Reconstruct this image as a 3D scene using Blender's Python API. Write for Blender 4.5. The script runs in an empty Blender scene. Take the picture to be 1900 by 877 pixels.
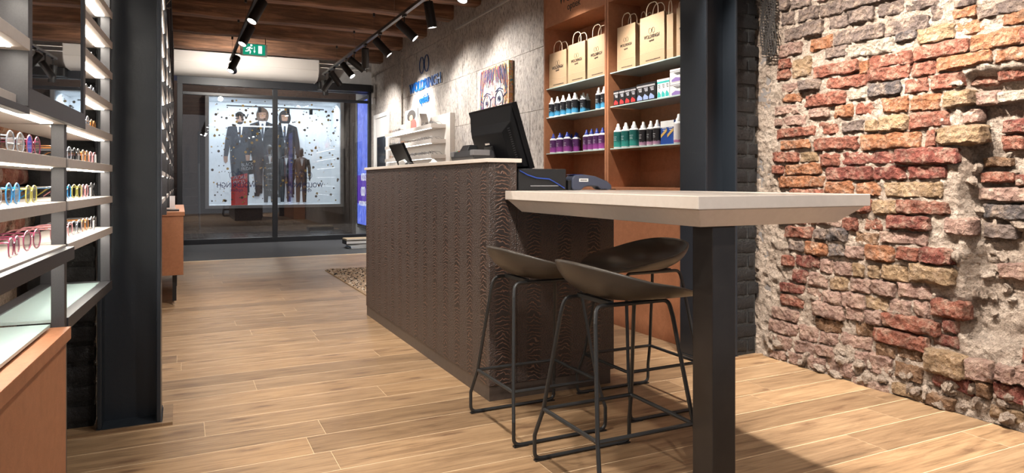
import bpy, bmesh, math, random
from mathutils import Vector, Matrix, noise
random.seed(7)
scn = bpy.context.scene
COL = scn.collection

# ------------------------------------------------------------------ camera
HC = 1.02                      # eye height
FPX = 1264.0                   # focal length in pixels of the 1900 px wide frame
YAW = math.radians(25.95)      # camera turned right of the shop's long axis (Y)
HORIZON = 338.0
cam_d = bpy.data.cameras.new('camera')
cam_d.sensor_width = 36.0
cam_d.lens = 36.0 * FPX / 1900.0
cam_d.shift_y = (HORIZON - 438.5) / 1900.0
cam_d.clip_start = 0.02
cam_d.clip_end = 200
cam = bpy.data.objects.new('camera', cam_d)
COL.objects.link(cam)
cam.location = (0, 0, HC)
cam.rotation_euler = (math.radians(90), 0, -YAW)
scn.camera = cam

# ------------------------------------------------------------------ world, exposure
wd = bpy.data.worlds.new('world')
scn.world = wd
wd.use_nodes = True
wd.node_tree.nodes['Background'].inputs[0].default_value = (0.62, 0.60, 0.62, 1)
wd.node_tree.nodes['Background'].inputs[1].default_value = 0.50
scn.view_settings.view_transform = 'Standard'
scn.view_settings.look = 'None'
scn.view_settings.gamma = 1.0
scn.view_settings.use_curve_mapping = False
scn.view_settings.exposure = 0.34
scn.cycles.use_denoising = True
scn.cycles.max_bounces = 5
scn.cycles.use_adaptive_sampling = True
scn.cycles.adaptive_threshold = .05
scn.cycles.transparent_max_bounces = 10
scn.cycles.sample_clamp_indirect = 4.0
LAMP_POWER = 0.62               # one dial for all track spotlights

# ------------------------------------------------------------------ geometry helpers
CT, ST = math.cos(YAW), math.sin(YAW)
def ray(u):
    a = (u - 950.0) / FPX
    return (a * CT + ST, CT - a * ST)           # world X and Y per metre of depth
def at_x(u, v, X):                               # photo pixel -> point on the plane x = X
    rx, ry = ray(u); d = X / rx
    return (X, d * ry, HC + (HORIZON - v) / FPX * d)
def at_y(u, v, Y):
    rx, ry = ray(u); d = Y / ry
    return (d * rx, Y, HC + (HORIZON - v) / FPX * d)
def y_on(u, X): return at_x(u, HORIZON, X)[1]

class MB:
    """collects shapes; build() links them as one mesh object"""
    def __init__(s, org=(0, 0, 0)):
        s.v = []; s.f = []; s.m = []; s.org = Vector(org); s.mi = 0
    def add(s, vs, fs):
        b = len(s.v)
        s.v += [Vector(p) for p in vs]
        s.f += [tuple(i + b for i in f) for f in fs]
        s.m += [s.mi] * len(fs)
        return s
    def box(s, x0, y0, z0, x1, y1, z1):
        vs = [(x0,y0,z0),(x1,y0,z0),(x1,y1,z0),(x0,y1,z0),(x0,y0,z1),(x1,y0,z1),(x1,y1,z1),(x0,y1,z1)]
        return s.add(vs, [(3,2,1,0),(4,5,6,7),(0,1,5,4),(1,2,6,5),(2,3,7,6),(3,0,4,7)])
    def cbox(s, c, size): 
        return s.box(c[0]-size[0]/2, c[1]-size[1]/2, c[2]-size[2]/2, c[0]+size[0]/2, c[1]+size[1]/2, c[2]+size[2]/2)
    def loft(s, rings, cap=True, closed=True):
        n = len(rings[0]); vs = [p for r in rings for p in r]; fs = []
        for i in range(len(rings)-1):
            for j in range(n if closed else n-1):
                k = (j+1) % n
                fs.append((i*n+j, i*n+k, (i+1)*n+k, (i+1)*n+j))
        if cap:
            fs.append(tuple(reversed(range(n))))
            fs.append(tuple(range((len(rings)-1)*n, len(rings)*n)))
        return s.add(vs, fs)
    def lathe(s, prof, c=(0,0,0), n=16, cap=True):
        return s.loft([[(c[0]+r*math.cos(2*math.pi*k/n), c[1]+r*math.sin(2*math.pi*k/n), c[2]+z) for k in range(n)] for r, z in prof], cap)
    def tube(s, pts, r, n=8, closed=False):
        pts = [Vector(p) for p in pts]; N = len(pts); rings = []
        up = None
        for i, p in enumerate(pts):
            a = pts[(i-1) % N] if (closed or i > 0) else p
            b = pts[(i+1) % N] if (closed or i < N-1) else p
            t = (b-a).normalized()
            if up is None:
                up = Vector((0,0,1)) if abs(t.z) < .9 else Vector((1,0,0))
            x = (up - t*up.dot(t))
            if x.length < 1e-6: x = t.orthogonal()
            x.normalize(); up = x; y = t.cross(x)
            rr = r[i] if isinstance(r, (list, tuple)) else r
            rings.append([p + (x*math.cos(2*math.pi*k/n) + y*math.sin(2*math.pi*k/n))*rr for k in range(n)])
        if closed:
            rings.append(rings[0]); return s.loft(rings, cap=False)
        return s.loft(rings)
    def prism(s, poly, axis, a, b):
        """2-D polygon extruded along axis ('x','y','z') from a to b"""
        def P(p, h):
            return {'x': (h, p[0], p[1]), 'y': (p[0], h, p[1]), 'z': (p[0], p[1], h)}[axis]
        return s.loft([[P(p, a) for p in poly], [P(p, b) for p in poly]])
    def xform(s, M, start=0):
        for i in range(start, len(s.v)): s.v[i] = M @ s.v[i]
        return s
    def mesh(s, name, mats, smooth=False):
        me = bpy.data.meshes.new(name)
        me.from_pydata([tuple(p - s.org) for p in s.v], [], s.f)
        for m in (mats if isinstance(mats, (list, tuple)) else [mats]): me.materials.append(m)
        if any(s.m): me.polygons.foreach_set('material_index', s.m)
        bm = bmesh.new(); bm.from_mesh(me)
        bmesh.ops.recalc_face_normals(bm, faces=bm.faces)
        bm.to_mesh(me); bm.free()
        if smooth:
            me.polygons.foreach_set('use_smooth', [True]*len(me.polygons))
            me.set_sharp_from_angle(angle=math.radians(smooth if smooth is not True else 40))
        me.update()
        return me
    def build(s, name, mats, parent=None, smooth=False, bevel=0, loc=None):
        return link(name, s.mesh(name, mats, smooth), parent, bevel, loc)

def link(name, me, parent=None, bevel=0, loc=None):
    o = bpy.data.objects.new(name, me); COL.objects.link(o)
    if parent is not None: o.parent = parent
    if loc is not None: o.location = loc
    if bevel:
        md = o.modifiers.new('bevel', 'BEVEL'); md.width = bevel; md.segments = 2; md.limit_method = 'ANGLE'
        md.harden_normals = False
    return o
def thing(name, label, cat, loc=(0,0,0), rz=0, group=None):
    o = bpy.data.objects.new(name, None); COL.objects.link(o)
    o.empty_display_size = .1
    o.location = loc; o.rotation_euler = (0, 0, rz)
    return tag(o, label, cat, group)
def tag(o, label, cat, group=None):
    o['label'] = label; o['category'] = cat
    if group: o['group'] = group
    return o
def struct(o): o['kind'] = 'structure'; return o
def stuff(o): o['kind'] = 'stuff'; return o
def dup(root, loc, rz=None, label=None, group=None):
    def cp(o, p):
        c = o.copy(); COL.objects.link(c)
        if p is not None: c.parent = p
        for ch in o.children: cp(ch, c)
        return c
    r = cp(root, None); r.location = loc
    if rz is not None: r.rotation_euler = (0, 0, rz)
    if label: r['label'] = label
    if group: r['group'] = group
    return r
def arc(cx, cy, rx, ry, a0, a1, n):
    return [(cx+rx*math.cos(math.radians(a0+(a1-a0)*i/n)), cy+ry*math.sin(math.radians(a0+(a1-a0)*i/n))) for i in range(n+1)]
def fillet(pts, r, n=5, closed=False):
    """round the corners of a 3-D polyline"""
    pts = [Vector(p) for p in pts]; out = []; N = len(pts)
    for i, p in enumerate(pts):
        if not closed and i in (0, N-1): out.append(p); continue
        a = (pts[i-1]-p); b = (pts[(i+1) % N]-p)
        rr = min(r, a.length*.45, b.length*.45)
        A = p + a.normalized()*rr; B = p + b.normalized()*rr
        for k in range(n+1):
            t = k/n
            out.append(A*(1-t)**2 + p*2*t*(1-t) + B*t*t)
    return out
ORD = ['first','second','third','fourth','fifth','sixth','seventh','eighth','ninth','tenth','eleventh','twelfth','thirteenth','fourteenth','fifteenth','sixteenth']

FACE_MX = Matrix(((0,0,-1),(-1,0,0),(0,1,0))).to_4x4()      # text read by a viewer looking towards +X
FACE_PY = Matrix(((-1,0,0),(0,0,1),(0,1,0))).to_4x4()       # text read by a viewer looking towards -Y (from the street)
FACE_MY = Matrix(((1,0,0),(0,0,-1),(0,1,0))).to_4x4()       # text read by a viewer looking towards +Y
_tc = {}
def text_mesh(body, width, height, depth=.002, shear=0, bold=0):
    """lettering centred on its own origin, fitted to width x height"""
    key = (body, round(width,4), round(height,4), depth, shear, bold)
    if key in _tc: return _tc[key]
    cu = bpy.data.curves.new('lettering', 'FONT'); cu.body = body; cu.size = 1; cu.extrude = .02; cu.resolution_u = 3
    cu.shear = shear; cu.offset = bold
    o = bpy.data.objects.new('lettering_source', cu); COL.objects.link(o)
    dg = bpy.context.evaluated_depsgraph_get(); dg.update()
    me = bpy.data.meshes.new_from_object(o.evaluated_get(dg))
    bpy.data.objects.remove(o)
    xs = [v.co.x for v in me.vertices]; ys = [v.co.y for v in me.vertices]
    x0, x1, y0, y1 = min(xs), max(xs), min(ys), max(ys)
    for v in me.vertices:
        v.co = Vector(((v.co.x-(x0+x1)/2)*width/(x1-x0), (v.co.y-(y0+y1)/2)*height/(y1-y0), v.co.z*depth/.04))
    me.materials.clear()
    _tc[key] = me
    return me
def text(name, body, width, height, mat, face, loc, parent=None, depth=.002, shear=0, bold=0):
    me = text_mesh(body, width, height, depth, shear, bold).copy()
    me.name = name; me.transform(face); me.materials.append(mat)
    return link(name, me, parent, loc=loc)

# ------------------------------------------------------------------ material helpers
def mat(name, col, rough=.5, metal=0, spec=.5, emit=None, estr=0, alpha=None, trans=0):
    m = bpy.data.materials.new(name); m.use_nodes = True
    b = m.node_tree.nodes['Principled BSDF']
    b.inputs['Base Color'].default_value = (*col, 1)
    b.inputs['Roughness'].default_value = rough
    b.inputs['Metallic'].default_value = metal
    b.inputs['Specular IOR Level'].default_value = spec
    if emit: 
        b.inputs['Emission Color'].default_value = (*emit, 1); b.inputs['Emission Strength'].default_value = estr
    if trans: b.inputs['Transmission Weight'].default_value = trans
    return m
class NT:
    def __init__(s, m): s.t = m.node_tree; s.b = m.node_tree.nodes['Principled BSDF']
    def n(s, typ, **kw):
        nd = s.t.nodes.new(typ)
        for k, v in kw.items():
            if k.startswith('i_'):
                key = k[2:].replace('_', ' ')
                nd.inputs[int(key) if key.isdigit() else key].default_value = v
            else: setattr(nd, k, v)
        return nd
    def l(s, a, b): s.t.links.new(a, b)
    def coord(s, kind='Object', scale=(1,1,1), rot=(0,0,0), loc=(0,0,0), rand=False):
        c = s.n('ShaderNodeTexCoord'); mp = s.n('ShaderNodeMapping')
        mp.inputs['Scale'].default_value = scale; mp.inputs['Rotation'].default_value = rot; mp.inputs['Location'].default_value = loc
        if rand:
            oi = s.n('ShaderNodeObjectInfo'); vm = s.n('ShaderNodeVectorMath', operation='SCALE'); vm.inputs[0].default_value = (37.1, 17.3, 23.7)
            s.l(oi.outputs['Random'], vm.inputs['Scale']); ad = s.n('ShaderNodeVectorMath', operation='ADD')
            s.l(c.outputs[kind], ad.inputs[0]); s.l(vm.outputs[0], ad.inputs[1]); s.l(ad.outputs[0], mp.inputs['Vector'])
        else: s.l(c.outputs[kind], mp.inputs['Vector'])
        return mp.outputs[0]
    def noise(s, vec, scale=5, detail=4, rough=.6, dist=0):
        nd = s.n('ShaderNodeTexNoise'); nd.inputs['Scale'].default_value = scale; nd.inputs['Detail'].default_value = detail
        nd.inputs['Roughness'].default_value = rough; nd.inputs['Distortion'].default_value = dist
        s.l(vec, nd.inputs['Vector']); return nd.outputs['Fac']
    def ramp(s, fac, stops):
        r = s.n('ShaderNodeValToRGB'); e = r.color_ramp.elements
        while len(e) < len(stops): e.new(.5)
        for k, (p, c) in enumerate(stops): e[k].position = p; e[k].color = (*c, 1) if len(c) == 3 else c
        s.l(fac, r.inputs['Fac']); return r.outputs['Color']
    def mix(s, fac, a, b, mode='MIX'):
        x = s.n('ShaderNodeMix', data_type='RGBA', blend_type=mode)
        for sock, v in ((0, fac), (6, a), (7, b)):
            if isinstance(v, (int, float)): x.inputs[sock].default_value = v
            elif isinstance(v, tuple): x.inputs[sock].default_value = (*v, 1) if len(v) == 3 else v
            else: s.l(v, x.inputs[sock])
        return x.outputs[2]
    def math(s, op, a, b=None, clamp=False):
        x = s.n('ShaderNodeMath', operation=op, use_clamp=clamp)
        for k, v in enumerate((a, b)):
            if v is None: continue
            if isinstance(v, (int, float)): x.inputs[k].default_value = v
            else: s.l(v, x.inputs[k])
        return x.outputs[0]
    def bump(s, h, strength=.3, dist=.01, prev=None):
        x = s.n('ShaderNodeBump'); x.inputs['Strength'].default_value = strength; x.inputs['Distance'].default_value = dist
        s.l(h, x.inputs['Height'])
        if prev is not None: s.l(prev, x.inputs['Normal'])
        s.l(x.outputs[0], s.b.inputs['Normal']); return x.outputs[0]
    def color(s, c): s.l(c, s.b.inputs['Base Color'])
    def rough(s, c): s.l(c, s.b.inputs['Roughness'])

# ------------------------------------------------------------------ materials
def m_floor():
    m = mat('oak_plank', (.45,.27,.14), .42); t = NT(m)
    v = t.coord('Object', (1.1, 9, 9), rand=True)
    g = t.noise(v, 3.2, 8, .65, .6)
    c = t.ramp(g, [(.25,(.112,.066,.033)), (.42,(.245,.150,.081)), (.60,(.33,.211,.118)), (.82,(.41,.278,.168))])
    oi = t.n('ShaderNodeObjectInfo')
    tone = t.ramp(oi.outputs['Random'], [(0,(.72,.70,.67)), (.5,(.98,.98,.97)), (1,(1.15,1.12,1.06))])
    c = t.mix(1, c, tone, 'MULTIPLY')
    v2 = t.coord('Object', (1.6, 5.5, 5.5), rand=True)
    vo = t.n('ShaderNodeTexVoronoi', voronoi_dimensions='2D'); vo.inputs['Scale'].default_value = 1.0; t.l(v2, vo.inputs['Vector'])
    dn = t.noise(t.coord('Object', (8,20,20), rand=True), 3, 3)
    kd = t.math('ADD', vo.outputs['Distance'], t.math('MULTIPLY', t.math('SUBTRACT', dn, .5), .16))
    k = t.ramp(kd, [(.03,(1,1,1)), (.075,(.45,.45,.45)), (.16,(0,0,0))])
    c = t.mix(t.math('MULTIPLY', k, .8), c, (.12,.062,.032))
    st = t.noise(t.coord('Object', (1.3, 42, 42), rand=True), 2.2, 6, .7, .4)
    c = t.mix(1, c, t.ramp(st, [(.30,(.58,.55,.52)), (.46,(.95,.95,.95)), (.7,(1.10,1.09,1.07))]), 'MULTIPLY')
    t.color(c)
    f = t.noise(t.coord('Object', (6, 120, 120), rand=True), 2, 3)
    t.bump(f, .12, .004)
    t.rough(t.ramp(g, [(.2,(.5,.5,.5)), (.8,(.36,.36,.36))]))
    return m
def m_beam():
    m = mat('old_timber', (.1,.05,.03), .7); t = NT(m)
    v = t.coord('Object', (.5, 5, 5), rand=True)
    g = t.noise(v, 3, 7, .65, .5)
    c = t.ramp(g, [(.25,(.055,.026,.015)), (.48,(.16,.078,.042)), (.62,(.30,.145,.078)), (.82,(.48,.27,.15))])
    t.color(c); t.bump(t.noise(t.coord('Object',(2,40,40),rand=True), 2, 5), .5, .02)
    return m
def m_panel():
    m = mat('cork_stone_panel', (.5,.46,.42), .8); t = NT(m)
    v = t.coord('Object', (30, 50, 13), rand=True)
    g = t.noise(v, 1.4, 7, .76, .5)
    c = t.ramp(g, [(.32,(.06,.052,.048)), (.42,(.25,.22,.20)), (.50,(.50,.46,.43)), (.70,(.66,.62,.58))])
    big = t.noise(t.coord('Object', (1.5,1.5,1.5), rand=True), 2, 3)
    c = t.mix(1, c, t.ramp(big, [(.3,(.78,.77,.77)), (.7,(1.08,1.05,1.0))]), 'MULTIPLY')
    t.color(c); t.bump(g, .5, .012)
    return m
def m_croc():
    m = mat('crocodile_leather', (.03,.02,.017), .42, spec=.5); t = NT(m)
    co = t.n('ShaderNodeTexCoord'); geo = co.outputs['Object']
    sx = t.n('ShaderNodeSeparateXYZ'); t.l(geo, sx.inputs[0])
    along = t.math('ADD', sx.outputs['X'], sx.outputs['Y'])
    # hides side by side: belly columns of broad creased scales between strips of fine round flank scales
    ph = t.math('MULTIPLY', along, 1/.17)
    tri = t.math('ABSOLUTE', t.math('SUBTRACT', t.math('FRACT', ph), .5))      # 0 in the belly centre, .5 on the flank
    strip = t.ramp(tri, [(.14,(1,1,1)), (.27,(0,0,0))])
    cv = t.n('ShaderNodeCombineXYZ'); t.l(along, cv.inputs[0]); t.l(sx.outputs['Z'], cv.inputs[1])
    wob = t.n('ShaderNodeTexNoise'); wob.inputs['Scale'].default_value = 26; wob.inputs['Detail'].default_value = 3; t.l(cv.outputs[0], wob.inputs['Vector'])
    slow = t.n('ShaderNodeTexNoise'); slow.inputs['Scale'].default_value = 5; t.l(cv.outputs[0], slow.inputs['Vector'])
    phase = t.math('ADD', t.math('MULTIPLY', sx.outputs['Z'], 54), t.math('ADD', t.math('MULTIPLY', wob.outputs['Fac'], 2.4), t.math('ADD', t.math('MULTIPLY', tri, 3.0), t.math('MULTIPLY', slow.outputs['Fac'], 5))))
    saw = t.math('ABSOLUTE', t.math('SUBTRACT', t.math('FRACT', phase), .5))    # crease where this is near 0
    mp2 = t.n('ShaderNodeMapping'); mp2.inputs['Scale'].default_value = (95, 120, 1); t.l(cv.outputs[0], mp2.inputs['Vector'])
    vs = t.n('ShaderNodeTexVoronoi', feature='DISTANCE_TO_EDGE'); vs.inputs['Scale'].default_value = 1; t.l(mp2.outputs[0], vs.inputs['Vector'])
    big = t.math('MULTIPLY', saw, 3.0, True)
    sml = t.math('MULTIPLY', vs.outputs['Distance'], 2.6, True)
    h = t.n('ShaderNodeMix', data_type='FLOAT'); t.l(strip, h.inputs[0]); t.l(sml, h.inputs[2]); t.l(big, h.inputs[3])
    hh = h.outputs[0]
    line = t.ramp(hh, [(.12,(1,1,1)), (.50,(0,0,0))])
    lf = t.math('MULTIPLY', line, t.math('ADD', t.math('MULTIPLY', strip, .52), .12))
    c = t.mix(lf, t.mix(strip, (.048,.037,.033), (.028,.020,.0175)), (.27,.140,.092))
    t.color(c); t.bump(t.math('MINIMUM', hh, .6), .6, .005)
    return m
def m_mdf():
    m = mat('terracotta_fibreboard', (.40,.16,.075), .55); t = NT(m)
    g = t.noise(t.coord('Object',(6,6,6)), 4, 8, .75)
    f = t.noise(t.coord('Object',(90,90,90)), 3, 3, .7)
    c = t.ramp(g, [(.3,(.34,.135,.062)), (.7,(.45,.19,.092))])
    c = t.mix(1, c, t.ramp(f, [(.3,(.86,.86,.86)), (.7,(1.08,1.08,1.08))]), 'MULTIPLY')
    t.color(c)
    return m
def m_brick(name, c0, c1, c2):
    m = mat(name, c1, .9, spec=.25); t = NT(m)
    v = t.coord('Object', (1,1,1), rand=True)
    g = t.noise(v, 22, 6, .7, .4)
    c = t.ramp(g, [(.30,c0), (.48,c1), (.70,c2)])
    dust = t.noise(v, 14, 8, .78, .5)
    c = t.mix(t.ramp(dust, [(.48,(0,0,0)), (.66,(.8,.8,.8))]), c, (.47,.345,.265))
    spk = t.noise(v, 130, 4, .8)
    c = t.mix(1, c, t.ramp(spk, [(.33,(.66,.64,.63)), (.5,(1,1,1)), (.68,(1.18,1.16,1.14))]), 'MULTIPLY')
    blot = t.noise(v, 7, 4, .6)
    c = t.mix(1, c, t.ramp(blot, [(.3,(.74,.72,.70)), (.6,(1.12,1.09,1.04))]), 'MULTIPLY')
    t.color(c)
    vf = t.n('ShaderNodeTexVoronoi'); vf.inputs['Scale'].default_value = 42; t.l(v, vf.inputs['Vector'])
    h = t.math('ADD', t.math('ADD', t.noise(v, 40, 6, .7), t.math('MULTIPLY', t.noise(v, 150, 4, .7), .4)), t.math('MULTIPLY', vf.outputs['Distance'], .8))
    t.bump(h, 1.0, .05)
    return m
def m_mortar():
    m = mat('old_lime_mortar', (.5,.42,.36), .95, spec=.2); t = NT(m)
    v = t.coord('Object')
    g = t.noise(v, 9, 8, .75)
    c = t.ramp(g, [(.3,(.30,.215,.165)), (.5,(.53,.415,.33)), (.7,(.66,.54,.445))])
    c = t.mix(1, c, t.ramp(t.noise(v, 110, 5, .8), [(.33,(.45,.43,.42)), (.5,(1,1,1)), (.68,(1.22,1.2,1.18))]), 'MULTIPLY')
    t.color(c)
    vf = t.n('ShaderNodeTexVoronoi'); vf.inputs['Scale'].default_value = 34; t.l(v, vf.inputs['Vector'])
    h = t.math('ADD', t.math('ADD', t.noise(v, 26, 7, .75), t.math('MULTIPLY', vf.outputs['Distance'], .9)), t.math('MULTIPLY', t.noise(v, 120, 4, .75), .6))
    t.bump(h, 1.0, .05)
    return m
def m_steel():
    m = mat('dark_steel', (.016,.020,.026), .36, spec=.4); t = NT(m)
    v = t.coord('Object'); t.bump(t.noise(v, 60, 4, .6), .12, .004)
    t.rough(t.ramp(t.noise(v, 5, 5), [(.3,(.30,.30,.30)), (.7,(.45,.45,.45))]))
    return m
def m_noise(name, a, b, scale=20, rough=.6, bump=0, bd=.004, detail=4, spec=.5):
    m = mat(name, a, rough, spec=spec); t = NT(m); v = t.coord('Object')
    g = t.noise(v, scale, detail, .7); t.color(t.ramp(g, [(.32,a), (.68,b)]))
    if bump: t.bump(g, bump, bd)
    return m
def m_window_glass(name, tint=(1,1,1), f0=.06):
    m = bpy.data.materials.new(name); m.use_nodes = True; nt = m.node_tree; nt.nodes.clear()
    out = nt.nodes.new('ShaderNodeOutputMaterial'); mx = nt.nodes.new('ShaderNodeMixShader')
    tr = nt.nodes.new('ShaderNodeBsdfTransparent'); tr.inputs[0].default_value = (*tint, 1)
    gl = nt.nodes.new('ShaderNodeBsdfGlossy'); gl.inputs['Roughness'].default_value = 0; gl.inputs[0].default_value = (1,1,1,1)
    lw = nt.nodes.new('ShaderNodeLayerWeight'); lw.inputs[0].default_value = .5
    mp = nt.nodes.new('ShaderNodeMapRange'); mp.inputs['To Min'].default_value = f0; mp.inputs['To Max'].default_value = .75
    pw = nt.nodes.new('ShaderNodeMath'); pw.operation = 'POWER'; pw.inputs[1].default_value = 3
    nt.links.new(lw.outputs['Facing'], pw.inputs[0]); nt.links.new(pw.outputs[0], mp.inputs[0])
    nt.links.new(mp.outputs[0], mx.inputs[0]); nt.links.new(tr.outputs[0], mx.inputs[1]); nt.links.new(gl.outputs[0], mx.inputs[2])
    nt.links.new(mx.outputs[0], out.inputs[0])
    return m
def emis(name, col, s):
    m = mat(name, (.02,.02,.02), .5, emit=col, estr=s); return m

FLOOR = m_floor(); BEAM = m_beam(); PANEL = m_panel(); CROC = m_croc(); MDF = m_mdf(); STEEL = m_steel(); MORTAR = m_mortar()
CREAM = m_noise('cream_solid_surface', (.70,.61,.53), (.74,.65,.57), 40, .24)
GREIGE = m_noise('greige_shelf_lacquer', (.50,.45,.41), (.54,.49,.45), 60, .45)
BLACKMETAL = m_noise('anthracite_powder_coat', (.030,.029,.032), (.042,.040,.044), 300, .45, .1, .001)
BLACK = mat('black_plastic', (.012,.012,.013), .4)
BLACKSATIN = mat('black_satin_shell', (.052,.042,.033), .38)
LAMPBLACK = mat('lamp_black_lacquer', (.014,.013,.013), .45)
TRACKBLACK = mat('track_black', (.02,.02,.02), .4)
LEGBLACK = m_noise('waxed_black_steel', (.016,.013,.012), (.026,.021,.019), 9, .3)
WHITE = mat('white_paint', (.78,.76,.74), .5)
WHITEPL = mat('white_plastic', (.85,.85,.84), .4)
PLASTER = m_noise('grey_plaster', (.42,.41,.41), (.50,.49,.48), 12, .8)
BLKBRICK = m_noise('black_painted_brick', (.007,.007,.008), (.016,.0155,.016), 60, .42, .7, .01, 6)
BLKMORTAR = m_noise('black_painted_mortar', (.007,.007,.007), (.030,.028,.026), 40, .6, .9, .02, 7)
KRAFT = m_noise('kraft_paper', (.42,.28,.165), (.47,.32,.195), 120, .75, .1, .001)
PRINT = mat('black_print', (.02,.018,.016), .7)
BLUEACR = mat('blue_acrylic', (.0,.10,.42), .35)
NAVY = mat('navy_vinyl', (.004,.010,.06), .4)
CHROME = mat('chrome', (.8,.8,.8), .15, 1)
MIRROR = mat('mirror_silver', (.85,.87,.88), .015, 1)
LENS = m_window_glass('clear_lens', (.97,.98,.98), .05)
GLASS = m_window_glass('shop_window_glass', (.90,.93,.95), .07)
def m_shelf_glass():
    m = mat('greenish_frosted_glass', (.50,.64,.62), .12, spec=.6); return m
SHELFGLASS = m_shelf_glass()
STRIP = emis('led_strip', (1,.93,.82), 30)
BULB = emis('spot_lens', (1,.96,.90), 40)
TUBEL = emis('fluorescent_diffuser', (1,.98,1), 9)
# ================================================================== THE ROOM
WX = 3.12                      # face of the long right-hand wall
WY = 12.3                      # shop window plane
XL = -.56                      # left wall

# ---- floor: oak planks laid across the shop
sub = struct(MB().box(-.75, .3, -.06, 3.6, 9.72, -.0004).build('floor', mat('plank_joint_filler', (.62,.47,.30), .8)))
PW = .185
y = 1.889 - PW*8
rows = []
while y < 9.6: rows.append(y); y += PW
for i, y0 in enumerate(rows):
    y1 = min(y0 + PW, 9.70)
    x = -.75 - random.uniform(.2, 1.8)
    while x < 3.6:
        L = random.choice([1.5, 1.8, 2.1, 2.4])
        a, b = max(x, -.75), min(x + L, 3.6)
        if b - a > .12:
            g = .0017
            mb = MB(((a+b)/2, (y0+y1)/2, 0))
            c = .0004; e = .0007
            mb.loft([[(a+e,y0+g,-.0022),(b-e,y0+g,-.0022),(b-e,y1-g,-.0022),(a+e,y1-g,-.0022)],
                     [(a+e,y0+g,-c),(b-e,y0+g,-c),(b-e,y1-g,-c),(a+e,y1-g,-c)],
                     [(a+e+c,y0+g+c,0),(b-e-c,y0+g+c,0),(b-e-c,y1-g-c,0),(a+e+c,y1-g-c,0)]])
            mb.build('plank', FLOOR, sub, loc=mb.org)
        x += L
# ---- entrance matting
MAT_M = m_noise('anthracite_entrance_matting', (.035,.037,.042), (.085,.09,.10), 260, .95, .5, .004, 3)
struct(MB().box(-.75, 9.72, -.03, WX, 12.22, .002).build('floor_matting', MAT_M))
struct(MB().box(-.75, 9.70, -.02, WX, 9.72, .004).build('trim_1', CHROME))

# ---- ceiling: deck of old boards on heavy beams
ceil = struct(MB().box(-.75, .3, 3.42, WX+.5, 12.3, 3.5).build('ceiling', mat('ceiling_dark', (.03,.017,.01), .9)))
xx = -.75
while xx < WX + .05:
    w = random.uniform(.2, .3)
    mb = MB((xx+w/2, 6.3, 3.40)); mb.box(xx+.004, .3, 3.385+random.uniform(0,.01), xx+w-.004, 12.28, 3.42)
    mb.build('ceiling_board', BEAM, ceil, loc=mb.org); xx += w
def beam_mesh(yc, w, z0, z1, seed):
    rnd = random.Random(seed); mb = MB((1.3, yc, z0)); rings = []
    for k in range(25):
        x = -.75 + (WX + .02 + .75)*k/24
        dz = noise.noise((x*1.7, seed*3.1, 0))*.018 + rnd.uniform(-.004,.004); dy = noise.noise((x*1.1, seed*5.3, 4))*.02
        dz2 = noise.noise((x*2.3, seed*1.3, 9))*.012
        rings.append([(x, yc-w/2+dy, z1), (x, yc-w/2+dy, z0+.03+dz2), (x, yc-w/2+.018+dy, z0+dz),
                      (x, yc+w/2-.02+dy, z0+dz*.6), (x, yc+w/2+dy, z0+.03), (x, yc+w/2+dy, z1)])
    mb.loft(rings); return mb
for k, (yc, w) in enumerate([(1.6,.2),(2.5,.2),(3.45,.22),(4.45,.2),(5.4,.22),(6.4,.2),(7.32,.2),(8.2,.2),(9.25,.22),(10.4,.2),(11.55,.22)]):
    mb = beam_mesh(yc, w, 3.08 + random.uniform(-.012,.012), 3.385, k+1)
    mb.build('ceiling_beam', BEAM, ceil, loc=mb.org, smooth=30)

# ---- right wall, clad in stone-look cork panels
wall_r = struct(MB().box(WX+.012, 2.95, 0, WX+.3, 12.3, 3.42).build('wall_right', mat('panel_joint', (.16,.14,.13), .9)))
pz = [0, .52, 1.12, 1.72, 2.32, 2.92, 3.40]
for r in range(len(pz)-1):
    y0 = 5.1 - (.45 if r % 2 else 0); 
    while y0 < 12.28:
        a, b = max(y0, 5.1), min(y0+.9, 12.28)
        if b-a > .05:
            th = random.uniform(.0, .004); mb = MB((WX, (a+b)/2, (pz[r]+pz[r+1])/2)); g = .0016
            mb.box(WX-th, a+g, pz[r]+g, WX+.012, b-g, pz[r+1]-g)
            mb.build('wall_panel', PANEL, wall_r, loc=mb.org, bevel=.002)
        y0 += .9
# shallow pilaster carrying a beam, clad in the same panels
pil = struct(MB((WX,10.45,0)).box(WX-.03, 10.28, 0, WX-.0045, 10.62, 3.07).build('trim_2', PANEL, loc=(WX,10.45,0), bevel=.003))
# conduit along the wall under the beams
struct(MB().box(WX-.03, 5.2, 2.93, WX-.005, 8.0, 2.95).build('trim_3', PLASTER))

# ---- grey plaster lintel over the shop window
struct(MB().box(-.75, WY-.05, 2.78, WX, WY+.25, 3.42).build('wall_front', PLASTER))

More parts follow.
